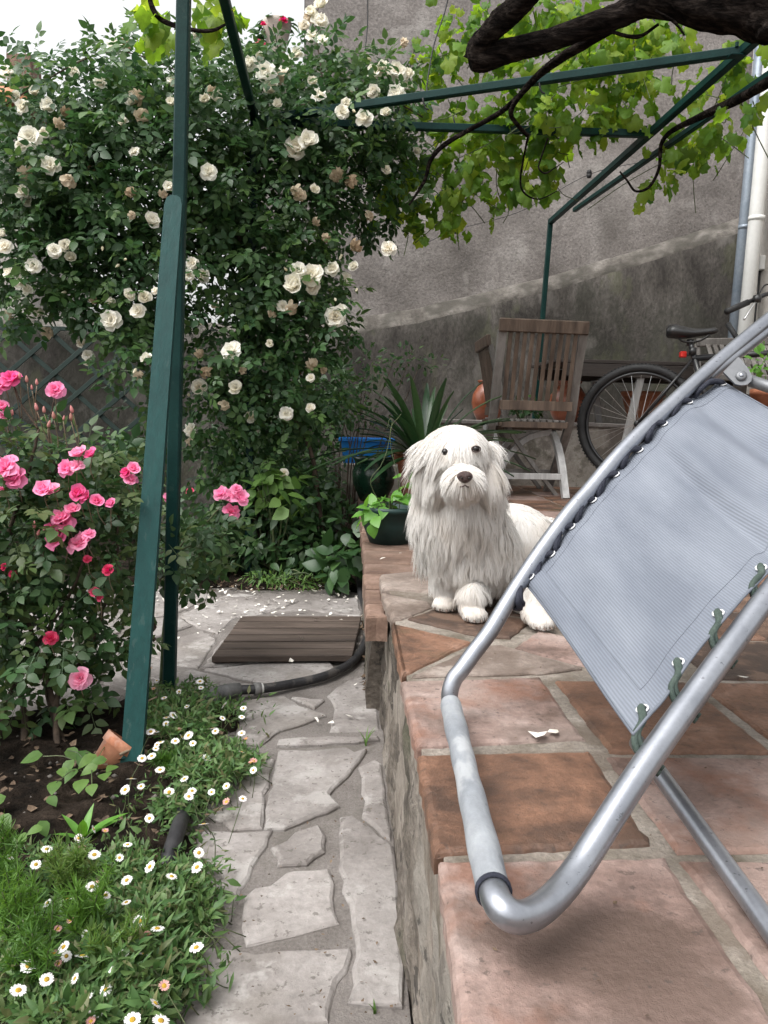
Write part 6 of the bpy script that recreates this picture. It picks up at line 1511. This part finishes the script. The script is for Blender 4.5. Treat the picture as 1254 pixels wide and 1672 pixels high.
# ---------------------------------------------------------------- the white dog
dog = thing('dog', 'shaggy white dog sitting on the tiles and looking at the camera', 'dog', on_z(775, 1000, .4))
TZ = .402
def ico(c, r, rot=None, sub=3):
    import bmesh
    bm = bmesh.new(); bmesh.ops.create_icosphere(bm, subdivisions=sub, radius=1.0); V = np.array([v.co[:] for v in bm.verts]); Fc = [tuple(v.index for v in f.verts) for f in bm.faces]; bm.free()
    V = V * np.asarray(r)
    if rot is not None: V = V @ np.asarray(rot).T
    return V + np.asarray(c), Fc
mb = MB()
def ball(px, py, Y, r, rot=None):
    c = on_y(px, py, Y); V, Fc = ico(c, r, rot); mb.add(V, Fc); return c
def limb(pts, rads):
    P = smooth_path([np.asarray(p) for p in pts], 22); R = np.interp(np.linspace(0, 1, 22), np.linspace(0, 1, len(rads)), rads)
    for p, r in zip(P, R): V, Fc = ico(p, (r, r, r), None, 2); mb.add(V, Fc)
SK = ball(744, 742, 1.70, (.074, .085, .066))
MZ = ball(757, 783, 1.585, (.040, .062, .032))
ball(753, 792, 1.60, (.036, .05, .026))
ball(722, 778, 1.69, (.036, .045, .040)); ball(790, 774, 1.69, (.036, .045, .040)); ball(692, 752, 1.715, (.016, .030, .050)); ball(800, 754, 1.715, (.016, .030, .050))
NECK = ball(748, 825, 1.76, (.098, .086, .105))
CH = ball(762, 883, 1.80, (.107, .102, .115)); ball(780, 920, 1.84, (.095, .10, .08))
ball(735, 905, 1.80, (.05, .07, .09)); ball(805, 905, 1.80, (.06, .07, .10))
ball(835, 885, 1.95, (.11, .14, .10)); ball(880, 905, 2.05, (.12, .13, .105)); ball(895, 950, 2.02, (.12, .12, .09))
fz = lambda px, py, z=.0: on_z(px, py, TZ + z)
f1_ = fz(729, 995); f2_ = fz(772, 1012)
S1 = on_y(728, 915, 1.80); S2 = on_y(778, 925, 1.80)
limb([S1, on_y(728, 955, 1.79), f1_ + [0, .025, .05], f1_ + [0, .02, .03]], [.045, .038, .031, .030])
limb([S2, on_y(777, 965, 1.77), f2_ + [.002, .03, .05], f2_ + [0, .025, .03]], [.045, .038, .031, .030])
paws = []
def paw(c, yaw):
    R = np.array(Matrix.Rotation(yaw, 3, 'Z')); V, Fc = ico(c + R @ [0, .01, .022], (.030, .036, .023), R); mb.add(V, Fc)
    for x, y, s in ((-.021, -.022, .9), (-.008, -.032, 1), (.008, -.032, 1), (.021, -.022, .9)):
        V, Fc = ico(c + R @ [x, y, .0145], (.0105 * s, .017 * s, .0145 * s), R, 2); mb.add(V, Fc); paws.append((c + R @ [x, y - .016, .008], R @ np.array([0, -1, -.25])))
paw(f1_ + [0, .012, 0], -.25); paw(f2_ + [0, .012, 0], .1)
hf = fz(880, 1026); limb([on_y(890, 960, 1.93), on_y(868, 975, 1.83), hf + [.01, .09, .045], hf + [.0, .05, .03]], [.085, .07, .04, .032]); paw(hf + [0, .02, 0], .25)
tmp = bpy.data.objects.new('tmp', mesh_np('tmp', np.concatenate(mb.V), mb.F, [])); COL.objects.link(tmp)
rm = tmp.modifiers.new('r', 'REMESH'); rm.mode = 'VOXEL'; rm.voxel_size = .0065
sm = tmp.modifiers.new('s', 'SMOOTH'); sm.factor = .6; sm.iterations = 6
dg = bpy.context.evaluated_depsgraph_get(); me = bpy.data.meshes.new_from_object(tmp.evaluated_get(dg)); bpy.data.objects.remove(tmp)
me.polygons.foreach_set('use_smooth', np.ones(len(me.polygons), dtype=bool))
m, nt, b = nodes('dog_skin'); b.inputs['Base Color'].default_value = (.62, .55, .49, 1); b.inputs['Roughness'].default_value = .9
n_ = nt.nodes.new('ShaderNodeTexNoise'); n_.inputs['Scale'].default_value = 40; cr = nt.nodes.new('ShaderNodeValToRGB'); cr.color_ramp.elements[0].color = (.66, .60, .54, 1); cr.color_ramp.elements[1].color = (.78, .73, .68, 1)
nt.links.new(n_.outputs['Fac'], cr.inputs['Fac']); nt.links.new(cr.outputs[0], b.inputs['Base Color'])
me.materials.clear(); me.materials.append(m); me.name = 'body'
body = bpy.data.objects.new('body', me); link(body, dog)
# ---- fur
nv = len(me.vertices); BV = np.zeros(nv * 3, np.float32); me.vertices.foreach_get('co', BV); BV = BV.reshape(-1, 3).astype(float)
BN = np.zeros(nv * 3, np.float32); me.vertices.foreach_get('normal', BN); BN = BN.reshape(-1, 3).astype(float)
me.calc_loop_triangles(); nt_ = len(me.loop_triangles); TR = np.zeros(nt_ * 3, np.int32); me.loop_triangles.foreach_get('vertices', TR); TR = TR.reshape(-1, 3)
ar = np.linalg.norm(np.cross(BV[TR[:, 1]] - BV[TR[:, 0]], BV[TR[:, 2]] - BV[TR[:, 0]]), axis=1)
EYE_L = on_y(727, 738, 1.630); EYE_R = on_y(777, 733, 1.626); NOSE = on_y(759, 779, 1.522); BROW = (EYE_L + EYE_R) / 2 + np.array([0, .02, .058])
def sample(n):
    t = rng.choice(nt_, n, p=ar / ar.sum()); a, b_ = rng.uniform(0, 1, n), rng.uniform(0, 1, n); f = a + b_ > 1; a[f] = 1 - a[f]; b_[f] = 1 - b_[f]; w = np.stack([1 - a - b_, a, b_], 1)
    return (BV[TR[t]] * w[..., None]).sum(1), nrms((BN[TR[t]] * w[..., None]).sum(1))
def region(P):
    """fur length, lift from the skin, clump and wave for each root"""
    n = len(P); dh = np.linalg.norm((P - SK) / np.array([.11, .12, .10]), axis=1); head = np.clip(1.6 - dh, 0, 1)
    dm = np.linalg.norm((P - MZ) / np.array([.055, .075, .05]), axis=1); muz = np.clip((1.35 - dm) * 2.5, 0, 1)
    z = P[:, 2] - TZ; foot = np.clip((.075 - z) / .03, 0, 1)
    L = np.full(n, .088); L = L * (1 - head) + .052 * head; L = L * (1 - muz) + .034 * muz
    leg = np.clip((.15 - z) / .05, 0, 1) * (1 - foot); L = L * (1 - leg * .62); L = L * (1 - foot) + .013 * foot
    back = np.clip((P[:, 1] - 1.88) / .1, 0, 1); L = L * (1 - back * .35)
    return L, head, muz, foot
def comb(P, N, head, muz, foot):
    g = np.array([0, 0, -1.0]); d = np.tile(g, (len(P), 1)) * .9
    rad = P - BROW; rad[:, 1] *= .25; rad = nrms(rad)
    d = d * (1 - head[:, None] * .75) + rad * head[:, None] * .8
    mr_ = P - (NOSE + [0, .02, .012]); mr_ = nrms(mr_ * [1.2, .5, .8]); d = d * (1 - muz[:, None]) + (mr_ * .9 + [0, 0, -.25]) * muz[:, None]
    d = d * (1 - foot[:, None] * .6) + np.array([0, -.6, -.2]) * foot[:, None]
    ex = (np.clip((np.abs(P[:, 0] - SK[0]) - .045) / .02, 0, 1) * np.clip((head - .05) * 5, 0, 1) * (1 - muz))[:, None]
    d = d * (1 - ex) + np.stack([np.sign(P[:, 0] - SK[0]) * .25, P[:, 0] * 0 + .05, P[:, 0] * 0 - 1.0], 1) * ex
    et = ((P[:, 0] < SK[0] - .058) & (np.abs(P[:, 2] - SK[2] - .012) < .02))[:, None]; d = d + np.array([-.75, 0, .55]) * et
    bk = np.clip((P[:, 1] - 1.86) / .08, 0, 1)[:, None] * (1 - head[:, None]); d = d + np.array([.35, .25, 0]) * bk
    return d
NS = 7
def grow(P, N, nstep=NS, wave=1.0):
    L, head, muz, foot = region(P); n = len(P); L = L * rng.uniform(.72, 1.15, n)
    L = L * np.where((head > .3) & (P[:, 2] > SK[2]), .8, 1.0)
    ear = (np.abs(P[:, 0] - SK[0]) > .055) & (head > .1) & (P[:, 2] > SK[2] - .06) & (P[:, 1] > SK[1] - .07); L = np.where(ear, L * 1.25, L)
    L = L * (1 + .55 * (1 - foot) * (1 - .6 * head) * fnoise(P, 16, 3)) 
    ph = rng.uniform(0, 6.28, (n, 2)); fr = rng.uniform(.7, 1.3, n) * 42
    C = [P]; d0 = comb(P, N, head, muz, foot); T = nrms(d0 - (d0 * N).sum(1, keepdims=True) * N); d = nrms(T * 1.0 + N * (.75 - .45 * head)[:, None])
    sd = nrms(np.cross(T, N)); p = P.copy()
    for k in range(nstep - 1):
        t = (k + 1) / (nstep - 1); aim = nrms(T * .8 + N * (.10 * (1 - t)) + np.array([0, 0, -1.0]) * (.25 + .9 * t) * (1 - .45 * head)[:, None] * (1 - .5 * foot)[:, None] + d0 * .3)
        d = nrms(d * .55 + aim * .45); s = L / (nstep - 1)
        wv_ = (np.cos(ph[:, 0] + fr * L * t * 2.2) * wave * .42 * (1 - .6 * head) * (1 - foot) * (1 - .6 * muz))
        p = p + (d + sd * wv_[:, None]) * s[:, None]
        p[:, 2] = np.maximum(p[:, 2], TZ + .003)
        C.append(p)
    return np.stack(C, 1), sd, head, muz, foot, L
GP, GN = sample(5200); GC, gsd, gh, gm_, gf, gL = grow(GP, GN, wave=2.1)
NF = 108000
FP, FN = sample(NF); FC, fsd, fh, fm_, ff, fL = grow(FP, FN, wave=.35)
from mathutils import kdtree
kd = kdtree.KDTree(len(GP))
for i, p in enumerate(GP): kd.insert(Vector(p), i)
kd.balance()
gi = np.array([kd.find(Vector(p))[1] for p in FP])
t = np.linspace(0, 1, NS); cl = np.clip(.78 * (1 - .65 * fh) * (1 - .8 * ff) * (1 - .5 * fm_), 0, 1) * rng.uniform(.55, 1.0, NF)
off = (FP - GP[gi])[:, None] * (1 - .66 * t ** .9)[None, :, None]; tgt = GC[gi] + off * .9
w = (cl[:, None] * np.clip(t * 1.9, 0, 1)[None])[..., None]
FC = FC * (1 - w) + tgt * w
FC += rng.normal(0, .0006, FC.shape) * t[None, :, None]
FC[..., 2] = np.maximum(FC[..., 2], TZ + .002)
# keep eyes and nose clear, and a thin fringe between the eyes
bad = np.zeros(NF, bool)
for c, r, f in ((EYE_L, .0100, .92), (EYE_R, .0118, .97), (NOSE, .0185, 1.0)):
    cc = c - np.array([0, .012, 0]); q = (FC - cc) * np.array([1, .45, 1.15]); hit = (np.linalg.norm(q, axis=2) < r).any(1); bad |= hit & (rng.uniform(0, 1, NF) < f)
FC = FC[~bad]; FN_ = FN[~bad]; fL = fL[~bad]; ff = ff[~bad]; n = len(FC)
# strands as thin flat blades
view = nrms(CAM - FC[:, 0]); rd = rng.normal(0, 1, (n, 3)); side = nrms(np.cross(FC[:, -1] - FC[:, 0], FN_ + .6 * rd))
w0 = (.00036 + .00034 * rng.uniform(0, 1, n)) * (1 - .25 * ff)
wt = w0[:, None] * np.clip(1.25 - t ** 1.5 * 1.15, .1, 1)[None]
gn = np.cross(side, FC[:, 3] - FC[:, 0]); side = side * np.where((gn * FN_).sum(1) < 0, -1, 1)[:, None]
Lf_ = FC - side[:, None] * wt[..., None]; Rt = FC + side[:, None] * wt[..., None]
V = np.stack([Lf_, Rt], 2).reshape(-1, 3)
base = (np.arange(n) * NS * 2)[:, None] + (np.arange(NS - 1) * 2)[None]; base = base.ravel(); Fc = np.stack([base, base + 1, base + 3, base + 2], 1)
m, nt, b = nodes('white_fur'); N_ = nt.nodes.new; L_ = nt.links.new
at = N_('ShaderNodeAttribute'); at.attribute_name = 'rnd'; cr = N_('ShaderNodeValToRGB'); cr.color_ramp.elements[0].color = (.78, .75, .71, 1); cr.color_ramp.elements[1].color = (.89, .875, .855, 1)
L_(at.outputs['Fac'], cr.inputs['Fac'])
tcn = N_('ShaderNodeTexCoord'); nz_ = N_('ShaderNodeTexNoise'); nz_.inputs['Scale'].default_value = 9; L_(tcn.outputs['Object'], nz_.inputs['Vector'])
mrn = N_('ShaderNodeMapRange'); mrn.inputs['From Min'].default_value = .5; mrn.inputs['From Max'].default_value = .75; mrn.inputs['To Max'].default_value = .4; L_(nz_.outputs['Fac'], mrn.inputs['Value'])
mxn = N_('ShaderNodeMix'); mxn.data_type = 'RGBA'; mxn.inputs[7].default_value = (.56, .47, .37, 1); L_(mrn.outputs[0], mxn.inputs[0]); L_(cr.outputs[0], mxn.inputs[6])
L_(mxn.outputs[2], b.inputs['Base Color']); b.inputs['Roughness'].default_value = .55; b.inputs['Specular IOR Level'].default_value = .25
trn = N_('ShaderNodeBsdfTranslucent'); L_(mxn.outputs[2], trn.inputs['Color']); msn = N_('ShaderNodeMixShader'); msn.inputs[0].default_value = .42; L_(b.outputs[0], msn.inputs[1]); L_(trn.outputs[0], msn.inputs[2]); L_(msn.outputs[0], nt.nodes['Material Output'].inputs['Surface'])
M['fur'] = m
fur = obj('fur', V, Fc, m, dog, rnd=np.repeat(rng.uniform(0, 1, n), NS * 2))
fur['kind'] = 'stuff'
try:
    tip = nrms(np.repeat(FN_[:, None], NS, 1) + .5 * nrms(np.cross(np.gradient(FC, axis=1), side[:, None])) * np.sign((np.cross(np.gradient(FC, axis=1), side[:, None]) * FN_[:, None]).sum(-1, keepdims=True)))
    nn_ = np.repeat(tip[:, :, None], 2, 2).reshape(-1, 3)
    fur.data.normals_split_custom_set_from_vertices(nn_.astype(np.float32))
except Exception as e:
    print('normals', e)
# ---- soft undercoat between the locks
UP, UN = sample(26000); UC, usd, uh, um, uf, uL = grow(UP, UN, wave=.25); UC = UP[:, None] + (UC - UP[:, None]) * (.62 + .2 * rng.uniform(0, 1, len(UP)))[:, None, None]
ubad = np.zeros(len(UP), bool)
for c, r in ((EYE_L, .012), (EYE_R, .0135), (NOSE, .0185)):
    cc = c - np.array([0, .012, 0]); ubad |= (np.linalg.norm((UC - cc) * np.array([1, .45, 1.15]), axis=2) < r).any(1)
UC = UC[~ubad]; UN = UN[~ubad]; UC[..., 2] = np.maximum(UC[..., 2], TZ + .002); un = len(UC); us_ = nrms(np.cross(UC[:, -1] - UC[:, 0], UN + .8 * rng.normal(0, 1, (un, 3))))
us_ = us_ * np.where((np.cross(us_, UC[:, 3] - UC[:, 0]) * UN).sum(1) < 0, -1, 1)[:, None]
wt = .0011 * np.clip(1.2 - t ** 1.4, .12, 1)[None] * np.ones((un, 1))
V = np.stack([UC - us_[:, None] * wt[..., None], UC + us_[:, None] * wt[..., None]], 2).reshape(-1, 3)
base = ((np.arange(un) * NS * 2)[:, None] + (np.arange(NS - 1) * 2)[None]).ravel(); Fc = np.stack([base, base + 1, base + 3, base + 2], 1)
uc_ = obj('undercoat', V, Fc, M['fur'], dog, rnd=np.repeat(rng.uniform(.3, 1, un), NS * 2)); uc_['kind'] = 'stuff'
uc_.data.normals_split_custom_set_from_vertices(np.repeat(UN, NS * 2, 0).astype(np.float32))
# ---- eyes, nose, claws
m, nt, b = nodes('dog_eye'); b.inputs['Base Color'].default_value = (.008, .005, .004, 1); b.inputs['Roughness'].default_value = .08; M['eye'] = m
for c in (EYE_L, EYE_R):
    V, Fc = ico(c, (.0080, .0080, .0080)); e = obj('eye', V, Fc, M['eye'], dog)
    if c is EYE_L: continue
    V, Fc = tube([c + np.array([math.cos(a) * .0095, -.006 + .003 * math.cos(a) ** 2, math.sin(a) * .0065]) for a in np.linspace(0, 2 * math.pi, 17)], .0013, 6, caps=False); obj('eyelid', V, Fc, M['eyelid'] if 'eyelid' in M else M.setdefault('eyelid', mat('dark_eyelid', [(.05, .035, .03), (.09, .06, .055)], 60, rough=.6, bump=.1)), e)
M['nose'] = mat('brown_dog_nose', [(.035, .018, .016), (.07, .038, .034)], 90, rough=.38, bump=.5, bscale=500, fine=.3, spec=.5)
nb_ = MB(); V, Fc = ico(NOSE, (.0165, .013, .0125)); V[:, 2] += -.004 * np.clip((V[:, 0] - NOSE[0]) ** 2 / .0165 ** 2, 0, 1) * 0
V[:, 0] = NOSE[0] + (V[:, 0] - NOSE[0]) * np.where(V[:, 2] < NOSE[2], .72 + .28 * (1 + (V[:, 2] - NOSE[2]) / .0125), 1)
for s in (-1, 1):
    q = NOSE + np.array([s * .0085, -.0105, -.001]); dd_ = np.linalg.norm((V - q) * [1, .6, 1.2], axis=1); V[:, 1] += np.where(dd_ < .0055, (.0055 - dd_) * 1.3, 0)
nose = obj('nose', V, Fc, M['nose'], dog)
for s in (-1, 1):
    V, Fc = ico(NOSE + np.array([s * .0075, -.0105, -.0015]), (.0032, .002, .0024), None, 2); obj('nostril', V, Fc, M['eye'], nose)
V, Fc = tube(smooth_path([NOSE + [-.009, -.001, -.0195], NOSE + [-.004, -.006, -.0185], NOSE + [0, -.007, -.0155], NOSE + [.004, -.006, -.0185], NOSE + [.009, -.001, -.0195]], 18), .0013, 6); obj('mouth', V, Fc, M['eyelid'], dog)
M['claw'] = mat('dark_claw', [(.10, .07, .055), (.22, .17, .14)], 50, rough=.4, bump=.1)
for c, d in paws:
    V, Fc = tube([c, c + d * .004 + [0, 0, .0005], c + d * .007 - [0, 0, .002]], [.0024, .0018, .0006], 7); obj('claw', V, Fc, M['claw'], dog)
